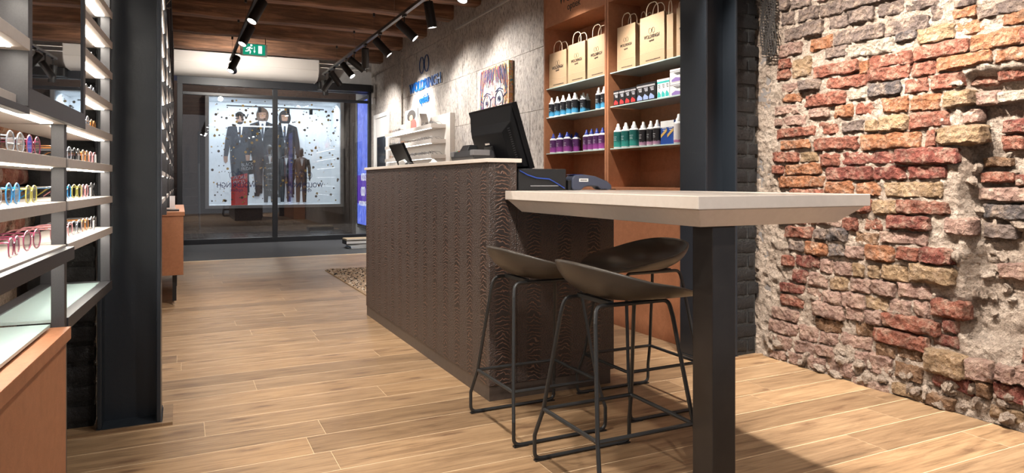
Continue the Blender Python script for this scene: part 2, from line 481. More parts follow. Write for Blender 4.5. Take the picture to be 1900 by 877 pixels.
# ---- black painted brick piers flanking the steel columns
def pier(name, x0, x1, y0, y1, ztop, seed, edge_jag=0):
    rnd = random.Random(seed)
    core = struct(MB().box(x0+.004, y0+.006, 0, x1-.012, y1, ztop).build(name, BLKMORTAR))
    z = .02; r = 0
    while z < ztop-.03:
        h = .073; cuts = [x0]
        L = .2 if r % 2 else .10
        x = x0 + L
        while x < x1-.05: cuts.append(x); x += .21
        cuts.append(x1 + (rnd.uniform(-.03,.02) if edge_jag else 0))
        for a, b in zip(cuts, cuts[1:]):
            mb = rough_box((b-a)-.009, .07, h-.006, seed*100+r*7+int(a*90), .0022, (5,2,3), .10)
            mb.xform(Matrix.Translation(((a+b)/2, y0+.035-rnd.uniform(0,.003), z+h/2)))
            mb.build('brick', BLKBRICK, core, smooth=35)
        z += h + .010; r += 1
    return core
def rough_box(L, D, H, seed, amp, n=(8,3,4), corner=.16):
    """a worn block: box lattice with rounded, chipped corners (x = L, y = D, z = H)"""
    nx, ny, nz = n; idx = {}; mb = MB(); vs = []; fs = []
    off = Vector((seed*1.37 % 50, seed*2.11 % 50, seed*.73 % 50))
    def V(i, j, k):
        key = (i, j, k)
        if key in idx: return idx[key]
        a, b, c = 2*i/nx-1, 2*j/ny-1, 2*k/nz-1
        p = Vector((a*L/2, b*D/2, c*H/2))
        e = sorted((abs(a), abs(b), abs(c)))
        edge = max(0, e[1]-.7)/.3
        m_ = min(L, D, H)*corner
        if abs(a) > .99: p.x -= math.copysign(m_*edge*.5, a)
        if abs(b) > .99: p.y -= math.copysign(m_*edge*.5, b)
        if abs(c) > .99: p.z -= math.copysign(m_*edge*.5, c)
        q = (p + off)
        p += noise.noise_vector(q*18)*amp*.9 + noise.noise_vector(q*48)*amp*.7 + noise.noise_vector(q*110)*amp*.35
        idx[key] = len(vs); vs.append(p); return idx[key]
    for i in range(nx):
        for j in range(ny):
            fs.append((V(i,j,0),V(i,j+1,0),V(i+1,j+1,0),V(i+1,j,0))); fs.append((V(i,j,nz),V(i+1,j,nz),V(i+1,j+1,nz),V(i,j+1,nz)))
    for i in range(nx):
        for k in range(nz):
            fs.append((V(i,0,k),V(i+1,0,k),V(i+1,0,k+1),V(i,0,k+1))); fs.append((V(i,ny,k),V(i,ny,k+1),V(i+1,ny,k+1),V(i+1,ny,k)))
    for j in range(ny):
        for k in range(nz):
            fs.append((V(0,j,k),V(0,j,k+1),V(0,j+1,k+1),V(0,j+1,k))); fs.append((V(nx,j,k),V(nx,j+1,k),V(nx,j+1,k+1),V(nx,j,k+1)))
    return mb.add(vs, fs)
pier('wall_pier_right', 2.925, 3.10, 3.02, 3.22, 3.08, 3, True)
pier('wall_pier_left', -.56, -.315, 3.33, 3.62, 3.08, 4)

# ---- exposed brick wall
BR = {
 'G': m_brick('brick_grey_violet', (.085,.062,.055), (.18,.135,.12), (.27,.21,.185)),
 'R': m_brick('brick_red', (.13,.045,.032), (.28,.095,.062), (.38,.165,.115)),
 'O': m_brick('brick_orange', (.18,.065,.032), (.36,.145,.068), (.45,.23,.13)),
 'Y': m_brick('brick_ochre', (.20,.125,.072), (.36,.235,.135), (.45,.33,.215)),
 'P': m_brick('brick_dusty_pink', (.23,.130,.104), (.40,.250,.205), (.50,.355,.30)),
 'D': m_brick('brick_dark_red', (.09,.026,.022), (.215,.06,.045), (.33,.12,.09)),
 'W': m_brick('brick_limewashed', (.30,.245,.20), (.46,.39,.325), (.56,.49,.42)),
 'B': m_brick('brick_brown', (.10,.05,.028), (.22,.12,.065), (.32,.19,.115)),
 'K': m_brick('brick_slate', (.05,.045,.045), (.12,.10,.10), (.22,.19,.18)),
}
BRICKS = """
1445 1461 8 22 G;1463 1502 5 20 G;1447 1471 34 26 G;1477 1517 26 25 G;1519 1561 16 26 G;1562 1626 4 16 G
1450 1485 63 26 G;1487 1526 53 27 G;1534 1571 39 27 G;1572 1617 28 27 G;1622 1674 15 27 G;1676 1742 6 20 G
1441 1484 92 24 P;1498 1541 80 26 O;1542 1637 64 28 G;1639 1720 47 29 G;1722 1747 24 28 G;1763 1806 23 20 O;1767 1807 4 12 G;1809 1902 15 26 G
1442 1465 118 19 R;1466 1504 125 38 Y;1527 1570 96 21 G;1572 1602 93 26 W;1603 1655 86 30 W;1660 1697 66 19 K;1698 1766 62 32 Y;1767 1852 47 28 O;1854 1903 32 28 O
1437 1462 138 20 R;1506 1589 128 24 R;1591 1607 125 28 O;1611 1667 113 25 R;1669 1690 107 24 R;1692 1794 92 28 R;1797 1897 72 31 O
1447 1478 162 18 P;1480 1519 158 20 G;1525 1603 152 25 R;1606 1686 136 25 R;1689 1731 127 27 R;1734 1838 111 28 O;1841 1903 100 28 O
1447 1484 181 16 O;1490 1566 184 24 R;1570 1605 174 20 W;1608 1669 165 25 K;1674 1719 158 28 R;1721 1780 151 29 R;1782 1834 143 28 R;1837 1903 132 28 R
1434 1480 204 17 P;1497 1534 209 18 P;1543 1579 206 24 O;1582 1627 201 25 R;1631 1682 193 31 O;1685 1740 190 31 O;1748 1796 183 29 Y;1798 1838 181 25 P+;1840 1903 177 20 W+
1435 1448 227 13 P;1450 1493 224 19 P;1514 1550 238 23 R;1558 1600 234 21 G;1605 1625 233 22 Y;1627 1680 229 28 Y;1682 1759 222 31 R;1761 1808 216 26 P
1439 1509 245 18 R;1445 1502 268 17 O;1506 1588 266 25 R;1594 1703 261 31 O;1715 1734 256 32 R;1736 1822 251 33 Y+
1430 1477 292 20 R;1479 1512 291 19 Y;1519 1555 297 24 R;1558 1656 293 26 D;1658 1778 289 29 D+
1431 1449 315 16 R;1451 1520 314 20 O;1527 1614 322 26 D;1618 1678 321 27 D;1680 1752 319 28 D
1440 1525 337 22 O;1528 1581 349 25 O;1584 1632 350 26 O;1635 1746 352 30 Y
1461 1525 357 14 R;1440 1500 378 22 R;1503 1560 380 24 D;1563 1613 381 24 R;1616 1658 384 27 Y;1660 1756 385 26 R
1440 1498 404 22 R;1500 1555 408 22 P;1557 1588 416 24 R;1590 1631 415 25 R;1643 1722 413 26 D+
1452 1504 431 22 R;1507 1530 435 20 G;1532 1568 436 24 K;1582 1626 442 24 Br;1629 1718 442 23 P
1460 1487 456 19 G;1489 1532 461 26 O;1536 1562 464 24 K;1563 1600 469 25 P;1602 1655 470 30 O;1662 1703 471 25 R;1706 1767 475 28 D+
1448 1470 484 19 R;1472 1516 485 23 D;1518 1541 494 26 P;1543 1577 499 26 P;1579 1601 503 25 Y;1603 1628 503 27 Y;1631 1683 506 32 Y;1686 1768 509 34 Y+
1468 1494 513 21 D;1496 1533 520 28 P;1535 1572 526 28 Y;1574 1613 531 27 P;1615 1658 535 27 P;1661 1726 541 28 P
1445 1489 535 17 D;1491 1521 546 28 P;1523 1557 553 27 P;1559 1602 558 29 P;1604 1645 563 27 Y;1647 1689 571 31 P;1691 1723 573 32 P;1725 1790 574 33 R+
1445 1488 558 21 R;1507 1561 577 27 P+;1565 1602 583 26 P;1604 1636 589 26 P;1637 1743 602 28 R+;1745 1774 606 25 D
1431 1479 583 23 P;1509 1559 603 24 Br;1583 1619 611 25 Br;1621 1725 630 28 R+;1727 1775 632 23 D
1427 1479 608 25 P;1481 1519 619 29 P;1521 1554 628 23 P;1556 1617 634 27 P;1623 1660 650 24 Br;1662 1714 655 27 B
1435 1471 635 26 P;1473 1513 644 23 P;1516 1548 650 19 P;1588 1611 668 32 P;1613 1657 677 38 P;1717 1795 674 44 Y+;1797 1847 687 38 P+;1849 1886 694 32 P+;1888 1910 697 32 P+
1430 1461 657 16 P;1464 1499 665 22 P;1501 1536 672 25 P;1539 1585 682 30 P;1660 1714 690 30 Br;1733 1814 711 30 D;1816 1842 722 30 B;1846 1905 730 30 D
1588 1655 716 20 P;1660 1720 726 22 Y;1722 1776 744 24 B;1838 1905 768 26 Y
1857 1903 234 27 Dr;1854 1893 263 27 Rr;1820 1870 301 16 Br;1813 1875 329 18 Rr;1879 1903 335 18 Dr;1808 1903 361 24 Pr;1817 1903 393 30 Kr;1817 1884 430 26 Gr;1762 1814 420 32 Pr;1846 1903 504 30 Pr
"""
BX = 3.125                     # mortar plane of the brick wall
def chase(y, z):
    """how far the old chimney chase on the near side is hollowed out"""
    u_edge = 1.86 + .04*noise.noise((z*6, 3, 1))
    if z > 1.46 or z < .36: 
        k = max(0, 1 - max(z-1.46, .36-z)/.05)
    else: k = 1
    s = min(1, max(0, (u_edge - y)/.05))
    return .075*k*s
def mortar_x(y, z):
    p = (y*7, z*7, 0.3)
    d = noise.noise(p)*.012 + noise.noise((y*22, z*22, 2))*.013 + noise.noise((y*50, z*50, 5))*.011
    foot = .035*max(0, 1 - z/.30)                     # rubble foot spreads into the room
    return BX + d + chase(y, z) - foot
ny, nz = 230, 280; vs = []; fs = []
Y0, Y1, Z1 = .55, 3.06, 3.08
for j in range(nz+1):
    for i in range(ny+1):
        yy = Y0 + (Y1-Y0)*i/ny; zz = Z1*j/nz
        vs.append((mortar_x(yy, zz), yy, zz))
for j in range(nz):
    for i in range(ny):
        a = j*(ny+1)+i; fs.append((a, a+1, a+ny+2, a+ny+1))
b0 = len(vs)
vs += [(3.45,Y0,0),(3.45,Y1,0),(3.45,Y1,Z1),(3.45,Y0,Z1)]
fs += [(b0+3,b0+2,b0+1,b0), (0,ny,b0+1,b0), (nz*(ny+1),nz*(ny+1)+ny,b0+2,b0+3)]
wall_b = struct(MB().add(vs, fs).build('wall_brick', MORTAR, smooth=180))
sd = 0
def lay_brick(ya, yb, zc, h, code, depth_extra=0):
    global sd; sd += 1
    yc = (ya+yb)/2; L = yb-ya
    rec = 'r' in code; proud = '+' in code
    px = .010 + .012*random.random() + (.022 if proud else 0) + depth_extra
    D = .09
    amp = .0065 if h < .06 else .009
    mb = rough_box(max(L+.004,.02), D, max(h+.006,.02), sd, amp, (14 if L > .1 else 9, 4, 7), .16)
    front = min(mortar_x(yc, zc), BX + .06) - px
    M = Matrix.Translation((front + D/2, yc, zc)) @ Matrix.Rotation(random.uniform(-.03,.03), 4, 'Z') @ Matrix.Rotation(random.uniform(-.02,.02), 4, 'X') @ Matrix.Rotation(math.radians(90), 4, 'Z')
    mb.org = Vector((front, yc, zc)); mb.xform(M)
    mb.build('brick', BR[code[0]], wall_b, smooth=38, loc=mb.org)
for item in BRICKS.replace('\n', ';').split(';'):
    q = item.split()
    if len(q) < 5: continue
    u0, u1, v, h = map(float, q[:4]); code = q[4]
    rec = 'r' in code and code[0] != 'B' or code == 'Br'
    X = BX - .02 + (.05 if rec and u0 > 1750 else 0)
    ya, yb = at_x(u1, v, X)[1], at_x(u0, v, X)[1]
    uc = (u0+u1)/2; p0 = at_x(uc, v-h/2, X); p1 = at_x(uc, v+h/2, X)
    lay_brick(ya, yb, (p0[2]+p1[2])/2, p0[2]-p1[2], code)
# courses going on just outside the view
z = 1.86
for r in range(8):
    yy = .9 + (.1 if r % 2 else 0)
    while yy < 2.85:
        zz = z + r*.082
        if zz > 1.80 + (yy-1.55)*.21 + .03:
            lay_brick(yy, yy+.2, zz, .066, random.choice('GGROP'))
        yy += .215
for r in range(22):
    yy = 1.10 + (.1 if r % 2 else 0); zz = .06 + r*.082
    while yy < 1.45:
        lay_brick(yy, yy+.2, zz, .066, random.choice('ROPPDY') + ('r' if .36 < zz < 1.46 else '')); yy += .215
# loose chunks of mortar and rubble along the foot of the wall and in the chase
rub = MB(); rnd = random.Random(5)
for k in range(150):
    if k < 70: yy, zz = rnd.uniform(1.3, 2.95), rnd.uniform(.0, .12)
    else: yy, zz = rnd.uniform(1.2, 1.88), rnd.uniform(.36, 1.45)
    s_ = rnd.uniform(.015, .05)
    c = rough_box(s_*1.5, s_, s_*.9, k+900, s_*.22, (4,3,3), .5)
    c.xform(Matrix.Translation((mortar_x(yy,zz)-s_*.15, yy, zz+.01)) @ Matrix.Rotation(rnd.uniform(0,3), 4, 'X') @ Matrix.Rotation(1.57, 4, 'Z'))
    rub.add(c.v, c.f)
stuff(rub.build('mortar_rubble', MORTAR, wall_b, smooth=50))
# strip of burlap left in the gap beside the black pier
BUR = mat('dark_burlap', (.018,.014,.012), .9)
bb = MB()
def bur(u, v, off): 
    p = at_x(u, v, 3.085); return Vector((p[0]-off, p[1], p[2]))
for k in range(9):
    bb.tube([bur(1414+k*3.2+2*math.sin(j*.9+k), j*12-6, .004*(j % 2) + .004) for j in range(10)], .0035, 5)
for j in range(22):
    w = 3 if j > 17 else 0
    bb.tube([bur(1412+k*3.6+w, -4+j*5.2+1.5*math.sin(k), .004*((k+j) % 2)+.003) for k in range(9 - (j//8))], .0035, 5)
stuff(tag(bb.build('burlap_strip', BUR), 'dark frayed burlap strip between black pier and brick wall', 'burlap'))
# oak edging strip at foot of the right pier
struct(MB().box(2.66, 2.955, .0, 3.08, 2.975, .012).build('trim_4', FLOOR))

# ---- left wall: bare brick, then the black pier
wall_l = struct(MB().box(XL-.25, .3, 0, XL-.03, 12.3, 3.42).build('wall_left', BLKMORTAR))
mort_l = struct(MB().box(XL-.032, .9, 0, XL-.008, 3.2, 3.08).build('wall_left_near', MORTAR))
rnd = random.Random(3)
for r in range(9, 26):
    yy = 2.05 + (.1 if r % 2 else 0); zz = r*.08
    while yy < 3.12:
        L = rnd.choice([.2, .2, .1])
        mb = rough_box(min(L, 3.2-yy)-.012, .08, .064, r*50+int(yy*30), .005, (6,3,4), .22)
        mb.xform(Matrix.Translation((XL+.02-rnd.uniform(0,.012), yy+L/2, zz)) @ Matrix.Rotation(math.radians(90), 4, 'Z'))
        mb.build('brick', BR[rnd.choice('RRODPG')], mort_l, smooth=38); yy += L+.012

# ---- steel columns (H sections)
def column(name, label, x0, x1, y0, y1):
    t = thing(name, label, 'column', ((x0+x1)/2, (y0+y1)/2, 0)); org = t.location.copy(); H = 3.07
    tf = .016
    MB(org).box(x0, y0, .012, x0+tf, y1, H).build('flange', STEEL, t, bevel=.003)
    MB(org).box(x1-tf, y0, .012, x1, y1, H).build('flange', STEEL, t, bevel=.003)
    ym = (y0+y1)/2
    MB(org).box(x0+tf, ym-.006, .012, x1-tf, ym+.006, H).build('web', STEEL, t)
    MB(org).box(x0-.004, y0-.004, 0, x1+.004, y1+.004, .012).build('base_plate', STEEL, t)
    return t
column('steel_column', 'dark steel H column beside the lit eyewear shelves', -.305, -.075, 3.23, 3.46)
column('steel_column', 'blue-grey steel H column between the product cabinets and black pier', 2.67, 2.91, 2.985, 3.205)
struct(MB().box(-.56, 3.205, 0, -.0685, 3.223, .012).build('trim_5', FLOOR))
struct(MB().box(-.068, 3.205, 0, -.03, 3.47, .012).build('trim_6', FLOOR))

# ---- shop window with dark frame
FR = mat('window_frame_anthracite', (.02,.022,.027), .4)
wn = MB()
win = struct(MB((1.55, WY, 0)).box(-.05, WY-.05, 2.62, WX, WY+.05, 2.78).build('window_1', FR, loc=(1.55, WY, 0)))
def wpart(name, b, m=FR, bev=.004):
    mb = MB((1.55, WY, 0)); mb.box(*b); return mb.build(name, m, win, bevel=bev)
wpart('window_frame', (-.05, WY-.05, 0, WX, WY+.05, .085))
wpart('window_frame', (-.05, WY-.05, .085, .03, WY+.05, 2.62))
wpart('window_frame', (WX-.05, WY-.05, .085, WX, WY+.05, 2.62))
wpart('mullion', (1.42, WY-.04, .085, 1.50, WY+.04, 2.62))
wpart('transom', (.03, WY-.03, 2.45, 1.42, WY+.03, 2.50))
wpart('transom', (1.50, WY-.03, 2.45, WX-.05, WY+.03, 2.50))
for a, b in ((.03, 1.42), (1.50, WX-.05)):
    wpart('pane', (a, WY-.006, .085, b, WY+.006, 2.45), GLASS, 0)
wpart('pane', (.03, WY-.006, 2.50, 1.42, WY+.006, 2.62), GLASS, 0)
wpart('pane', (1.50, WY-.006, 2.50, WX-.05, WY+.006, 2.62), GLASS, 0)
def glasses_rings(name, c, r, m, face, parent, th=.006):
    mb = MB()
    for s in (-1, 1):
        mb.tube([(s*r*1.06 + r*.92*math.cos(a*math.pi/14), r*1.15*math.sin(a*math.pi/14), 0) for a in range(28)], th, 6, True)
    mb.tube([(-r*.16, r*.35, 0), (0, r*.42, 0), (r*.16, r*.35, 0)], th, 6)
    me = mb.mesh(name, m, True); me.transform(face)
    return link(name, me, parent, loc=c)
def on_win(u, v): 
    p = at_y(u, v, WY-.012); return Vector(p) - Vector((1.55, WY, 0))
for uc in (439, 567):
    p = on_win(uc, 343); text('window_lettering', 'WOLDRINGH', .60, .085, NAVY, FACE_PY, p, win, .002)
    p = on_win(uc, 353); text('window_lettering', 'optiek', .20, .07, NAVY, FACE_PY, p, win, .002)
    p = on_win(uc, 325); glasses_rings('window_emblem', p, .055, NAVY, FACE_PY, win, .004)
# ================================================================== THE STREET OUTSIDE
SY = 17.5                      # shop front across the street
WETSTONE = m_noise('wet_street_brick', (.09,.078,.072), (.17,.145,.13), 14, .16, .3, .01)
street = struct(MB().box(-6, WY+.05, -.16, 9, SY+.2, -.06).build('floor_street', mat('street_joint', (.02,.018,.016), .5)))
pv = MB().box(-.104, -.052, -.03, .104, .052, .03)
pme = pv.mesh('paver', WETSTONE)
bmx = bmesh.new(); bmx.from_mesh(pme); bmesh.ops.bevel(bmx, geom=bmx.edges[:], offset=.008, segments=1, affect='EDGES'); bmx.to_mesh(pme); bmx.free()
spots = []
r = 0; yy = WY + .12
while yy < SY - .1:
    x = -1.0 + (.108 if r % 2 else 0)
    while x < 5.2: spots.append((x, yy)); x += .216
    yy += .112; r += 1
spots.sort(key=lambda p: (p[0]*ST + p[1]*CT))
rest = MB(); rnd = random.Random(2)
def in_view(x, y):
    d = x*ST + y*CT; u = 950 + FPX*(x*CT - y*ST)/d; return 335 < u < 672
vis = [p for p in spots if in_view(*p)]; hid = [p for p in spots if not in_view(*p)]
for k, (x, yy) in enumerate(vis[:300]):
    o = link('paver', pme, street, loc=(x, yy, -.055 + rnd.uniform(-.003,.003))); o.rotation_euler = (rnd.uniform(-.02,.02), rnd.uniform(-.02,.02), 0)
for x, yy in vis[300:] + hid:
    rest.cbox((x, yy, -.055 + rnd.uniform(-.003,.003)), (.205, .102, .06))
stuff(rest.build('paver_field', WETSTONE, street))

DKFAC = m_noise('dark_facade_brick', (.030,.018,.015), (.055,.034,.028), 25, .8)
fac = struct(MB().box(-6, SY+.06, -.1, .55, SY+1.6, 7).box(3.74, SY+.06, -.1, 10, SY+1.6, 7).box(.55, SY+.06, 3.08, 3.74, SY+1.6, 7).box(.55, SY+.06, -.1, 3.74, SY+1.6, .42)
             .build('wall_street', DKFAC))
struct(MB().box(-6.2, WY, -.1, -6, SY+1, 7).build('wall_street_end', DKFAC))
struct(MB().box(WX+.3, WY-.2, -.1, 10, WY+.3, 7).build('wall_shop_front', DKFAC))
# display window: lit white niche
NICHE = m_noise('white_display_back', (.66,.68,.70), (.72,.74,.76), 3, .7)
disp = thing('shop_display_case', 'brightly lit white menswear display window across the street', 'display window', (2.15, SY, .42))
dorg = disp.location.copy()
DX0, DX1, DZ0, DZ1 = .60, 3.66, .47, 3.04
def dpart(name, mb, m, **k): mb.org = dorg; return mb.build(name, m, disp, **k)
FRG = mat('display_frame_grey', (.20,.19,.19), .5)
dpart('frame', MB().box(DX0-.08, SY-.04, DZ0-.07, DX1+.08, SY+.06, DZ0), FRG)
dpart('frame', MB().box(DX0-.08, SY-.04, DZ1, DX1+.08, SY+.06, DZ1+.07), FRG)
dpart('frame', MB().box(DX0-.08, SY-.04, DZ0, DX0, SY+.06, DZ1), FRG)
dpart('frame', MB().box(DX1, SY-.04, DZ0, DX1+.08, SY+.06, DZ1), FRG)
dpart('mullion', MB().box(2.02, SY-.04, DZ0, 2.10, SY+.06, DZ1), FRG)
dpart('back_panel', MB().box(DX0, SY+1.2, DZ0, DX1, SY+1.24, DZ1), NICHE)
dpart('display_floor', MB().box(DX0, SY+.06, DZ0-.04, DX1, SY+1.24, DZ0), NICHE)
dpart('display_ceiling', MB().box(DX0, SY+.06, DZ1, DX1, SY+1.24, DZ1+.04), NICHE)
dpart('side_panel', MB().box(DX0-.04, SY+.06, DZ0, DX0, SY+1.24, DZ1), NICHE)
dpart('side_panel', MB().box(DX1, SY+.06, DZ0, DX1+.04, SY+1.24, DZ1), NICHE)
dpart('pane', MB().box(DX0, SY-.004, DZ0, 2.02, SY+.004, DZ1), GLASS); dpart('pane', MB().box(2.10, SY-.004, DZ0, DX1, SY+.004, DZ1), GLASS)
dpart('lamp_rail', MB().box(1.0, SY+.28, 2.86, 3.3, SY+.31, 2.89), BLACK)
for x in (1.75, 2.42, 2.98):
    dpart('rail_spotlight', MB().cbox((x, SY+.30, 2.80), (.07,.10,.13)), BLACK)
ld = bpy.data.lights.new('display_light', 'AREA'); ld.energy = 115; ld.shape = 'RECTANGLE'; ld.size = 2.9; ld.size_y = .5; ld.color = (.97,.98,1)
lo = bpy.data.objects.new('display_light', ld); COL.objects.link(lo); lo.parent = disp; lo.location = Vector((2.13, SY+.42, 3.02)) - dorg; lo.rotation_euler = (math.radians(18), 0, 0)
# gold dot stickers on the glass
GOLD = mat('gold_foil', (.50,.32,.10), .35, .6); DKDOT = mat('bronze_foil', (.08,.06,.045), .5)
for nm, m_, n_, sd_ in (('gold_dot_stickers', GOLD, 130, 1), ('bronze_dot_stickers', DKDOT, 190, 2)):
    rn = random.Random(sd_); mb = MB(dorg)
    for k in range(n_):
        x, z = rn.uniform(DX0+.05, DX1-.05), rn.uniform(DZ0+.05, DZ1-.05); rr = rn.choice([.012,.016,.022,.034])*.9
        mb.loft([[(x+rr*math.cos(a*.5236*1.0), SY-.006-h, z+rr*math.sin(a*.5236)) for a in range(12)] for h in (0, .002)])
    stuff(mb.build(nm, m_, disp))
# big photo print of three men in suits on the back panel (flat print)
SUIT1 = mat('print_charcoal_suit', (.022,.024,.032), .8); SUIT2 = mat('print_black_suit', (.014,.014,.017), .8)
SKINP = mat('print_skin', (.30,.165,.11), .8); HAIRP = mat('print_dark_hair', (.018,.014,.012), .8); BRHAIR = mat('print_brown_hair', (.09,.05,.03), .8)
SHIRTP = mat('print_white_shirt', (.75,.77,.80), .8); TIEP = mat('print_tie', (.05,.055,.07), .8)
poster = thing('figure_photo_print', 'large flat photo print of three men in dark suits inside display', 'poster', (2.1, SY+1.19, DZ0))
porg = poster.location.copy()
def flat(name, pts, m_, lay, parent):
    yb = SY+1.197 - lay*.003
    mb = MB(porg); mb.prism(pts, 'y', yb-.0025, yb); return mb.build(name, m_, parent)
def man(xc, zt, h, suit, hair, longhair, lay):
    """one printed man: zt = top of the head, h = body height"""
    s = h/1.85
    def P(l): return [(xc+a*s, zt-(1.85-b)*s) for a, b in l]
    body = flat('printed_suit', P([(-.10,1.56),(-.25,1.50),(-.30,1.2),(-.33,.85),(-.25,.82),(-.20,1.1),(-.20,.80),(-.17,.45),(-.13,.06),(.0,.06),(.01,.5),(.03,.75),(.06,.5),(.08,.06),(.20,.06),(.19,.5),(.20,.80),(.20,1.1),(.25,.82),(.33,.85),(.30,1.2),(.25,1.50),(.10,1.56)]), suit, lay, poster)
    flat('printed_shirt', P([(-.07,1.57),(.07,1.57),(.035,1.35),(.0,1.15),(-.035,1.35)]), SHIRTP, lay+1, body)
    flat('printed_tie', P([(-.02,1.52),(.02,1.52),(.025,1.25),(0,1.2),(-.025,1.25)]), TIEP, lay+2, body)
    if longhair: flat('printed_hair', P(arc(0,1.69,.125,.165,-55,235,16)), hair, lay, body)
    flat('printed_head', P([((.075 if longhair else .088)*math.cos(a)*(1 if math.sin(a) > 0 else .85), 1.70+.128*math.sin(a)) for a in [k*.3927 for k in range(16)]]), SKINP, lay+1, body)
    flat('printed_hair', P(arc(0,1.745,.094,.105,5,175,12)), hair, lay+2, body)
    flat('printed_beard', P([(-.080,1.645),(-.04,1.625),(.04,1.625),(.080,1.645),(.05,1.58),(0,1.565),(-.05,1.58)]), hair, lay+2, body)
    for sx in (-1, 1):
        flat('printed_eye', P([(sx*.04-.018,1.712),(sx*.04+.018,1.712),(sx*.04+.018,1.722),(sx*.04-.018,1.722)]), HAIRP, lay+3, body)
        flat('printed_hand', P([(sx*.29-.045,.86),(sx*.29+.045,.86),(sx*.29+.04,.74),(sx*.29,.70),(sx*.29-.035,.75)]), SKINP, lay+1, body)
        flat('printed_shoe', P([(sx*.11-.05,.07),(sx*.11+.06,.07),(sx*.13+.06,0),(sx*.11-.05,0)]), SUIT2, lay+1, body)
PY = SY+1.19
def px_at(u, v): p = at_y(u, v, PY); return p[0], p[2]
for (u, v0, v1, su, ha, lh, lay) in ((445, 207, 362, SUIT1, HAIRP, False, 1), (487, 200, 364, SUIT2, BRHAIR, True, 6), (528, 205, 366, SUIT2, HAIRP, True, 11)):
    x, zt = px_at(u, v0); _, zb = px_at(u, v1); man(x, zt, zt-zb, su, ha, lh, lay)
# sale signs in the display
RED = mat('red_sign_card', (.72,.03,.02), .6, emit=(.6,.02,.015), estr=.12)
x0_, z1_ = at_y(429, 321, SY+.12)[0], at_y(429, 321, SY+.12)[2]; x1_ = at_y(459, 321, SY+.12)[0]
t = thing('sale_sign', 'tall red special prices sign in the menswear display', 'sign', ((x0_+x1_)/2, SY+.12, DZ0)); o_ = t.location.copy()
MB(o_).prism([(x0_,DZ0),(x1_,DZ0),(x1_,z1_),(x0_,z1_-.09)], 'y', SY+.12, SY+.14).build('board', RED, t)
for body, dz, ww in (('SPECIAL', -.10, .30), ('PRICES', -.21, .26)):
    o = text('sign_lettering', body, ww, .085, SHIRTP, FACE_MY, Vector(((x0_+x1_)/2-.01, SY+.116, z1_+dz)) - o_, t, .002); o.rotation_euler = (0, -.10, 0)
xa, za = at_y(445, 300, SY+.2)[0], at_y(445, 300, SY+.2)[2]; xb, zb = at_y(473, 326, SY+.2)[0], at_y(473, 326, SY+.2)[2]
t = thing('sale_sign', 'small black friday sign behind the red sign', 'sign', ((xa+xb)/2, SY+.2, DZ0)); o_ = t.location.copy()
MB(o_).prism([(xa,zb),(xb,zb+.05),(xb,za+.05),(xa,za)], 'y', SY+.2, SY+.215).build('board', BLACK, t)
MB(o_).box((xa+xb)/2-.01, SY+.205, DZ0, (xa+xb)/2+.01, SY+.215, zb+.05).build('stand', BLACK, t)
for body, dz in (('BLACK', -.06), ('FRIDAY', -.16)):
    o = text('sign_lettering', body, (xb-xa)*.78, .08, SHIRTP, FACE_MY, Vector(((xa+xb)/2, SY+.196, za+dz)) - o_, t, .002); o.rotation_euler = (0, -.13, 0)
o = text('shop_sign_lettering', 'WE', .30, .13, BLACK, FACE_PY, at_y(449, 216, SY-.02), None, .02, 0, .01)
tag(o, 'black two-letter shop sign on the menswear display glass', 'sign')
# mannequins
MANQ = mat('mannequin_black', (.02,.017,.016), .35); BROWNS = m_noise('brown_check_suit', (.045,.028,.022), (.07,.046,.036), 60, .8)
def mannequin(x, y, h, suit, label):
    t = thing('mannequin', label, 'mannequin', (x, y, DZ0)); s = h/1.8
    rings = []
    def ring(z, w, d, y0=0): return [(w*math.cos(a*.3927)*s, (y0+d*math.sin(a*.3927))*s, z*s) for a in range(16)]
    for z, w, d in ((.86,.175,.11),(.95,.18,.115),(1.05,.165,.11),(1.2,.18,.12),(1.34,.205,.125),(1.43,.20,.11),(1.48,.12,.08),(1.50,.065,.065)): rings.append(ring(z,w,d))
    b = MB().loft(rings)
    for sx in (-1, 1):
        b.tube([(sx*.19*s,0,1.42*s),(sx*.25*s,.0,1.15*s),(sx*.255*s,-.03*s,.88*s)], [.062*s,.055*s,.042*s], 10)
    b.build('suit_jacket', suit, t, smooth=60)
    for sx in (-1, 1):
        MB().tube([(sx*.085*s,0,.88*s),(sx*.095*s,0,.48*s),(sx*.10*s,.01*s,.06*s)], [.095*s,.075*s,.055*s], 10).build('trouser_leg', suit, t, smooth=60)
        MB().loft([[(sx*.10*s+.045*s*math.cos(a*.785), (-.05+.12*math.sin(a*.785))*s, z) for a in range(8)] for z in (0, .05*s)]).build('shoe', SHIRTP, t, smooth=60)
        MB().tube([(sx*.255*s,-.03*s,.88*s),(sx*.255*s,-.04*s,.82*s),(sx*.25*s,-.05*s,.74*s)], [.03*s,.036*s,.012*s], 8).build('hand', MANQ, t, smooth=60)
    hd = [(0.035,1.49),(.05,1.53),(.078,1.60),(.088,1.67),(.082,1.74),(.055,1.785),(.01,1.80)]
    MB().loft([[(r*.85*math.cos(a*.3927)*s, r*1.1*math.sin(a*.3927)*s, z*s) for a in range(16)] for r, z in hd]).build('head', MANQ, t, smooth=60)
    MB().prism([(-.055*s,1.49*s),(.055*s,1.49*s),(.01*s,1.22*s),(-.01*s,1.22*s)], 'y', -.135*s, -.10*s).build('shirt_front', SHIRTP, t)
    MB().prism([(-.05*s,1.49*s),(0,1.475*s),(.05*s,1.49*s),(.05*s,1.45*s),(0,1.465*s),(-.05*s,1.45*s)], 'y', -.145*s, -.13*s).build('bow_tie', MANQ, t)
MYY = SY+.45
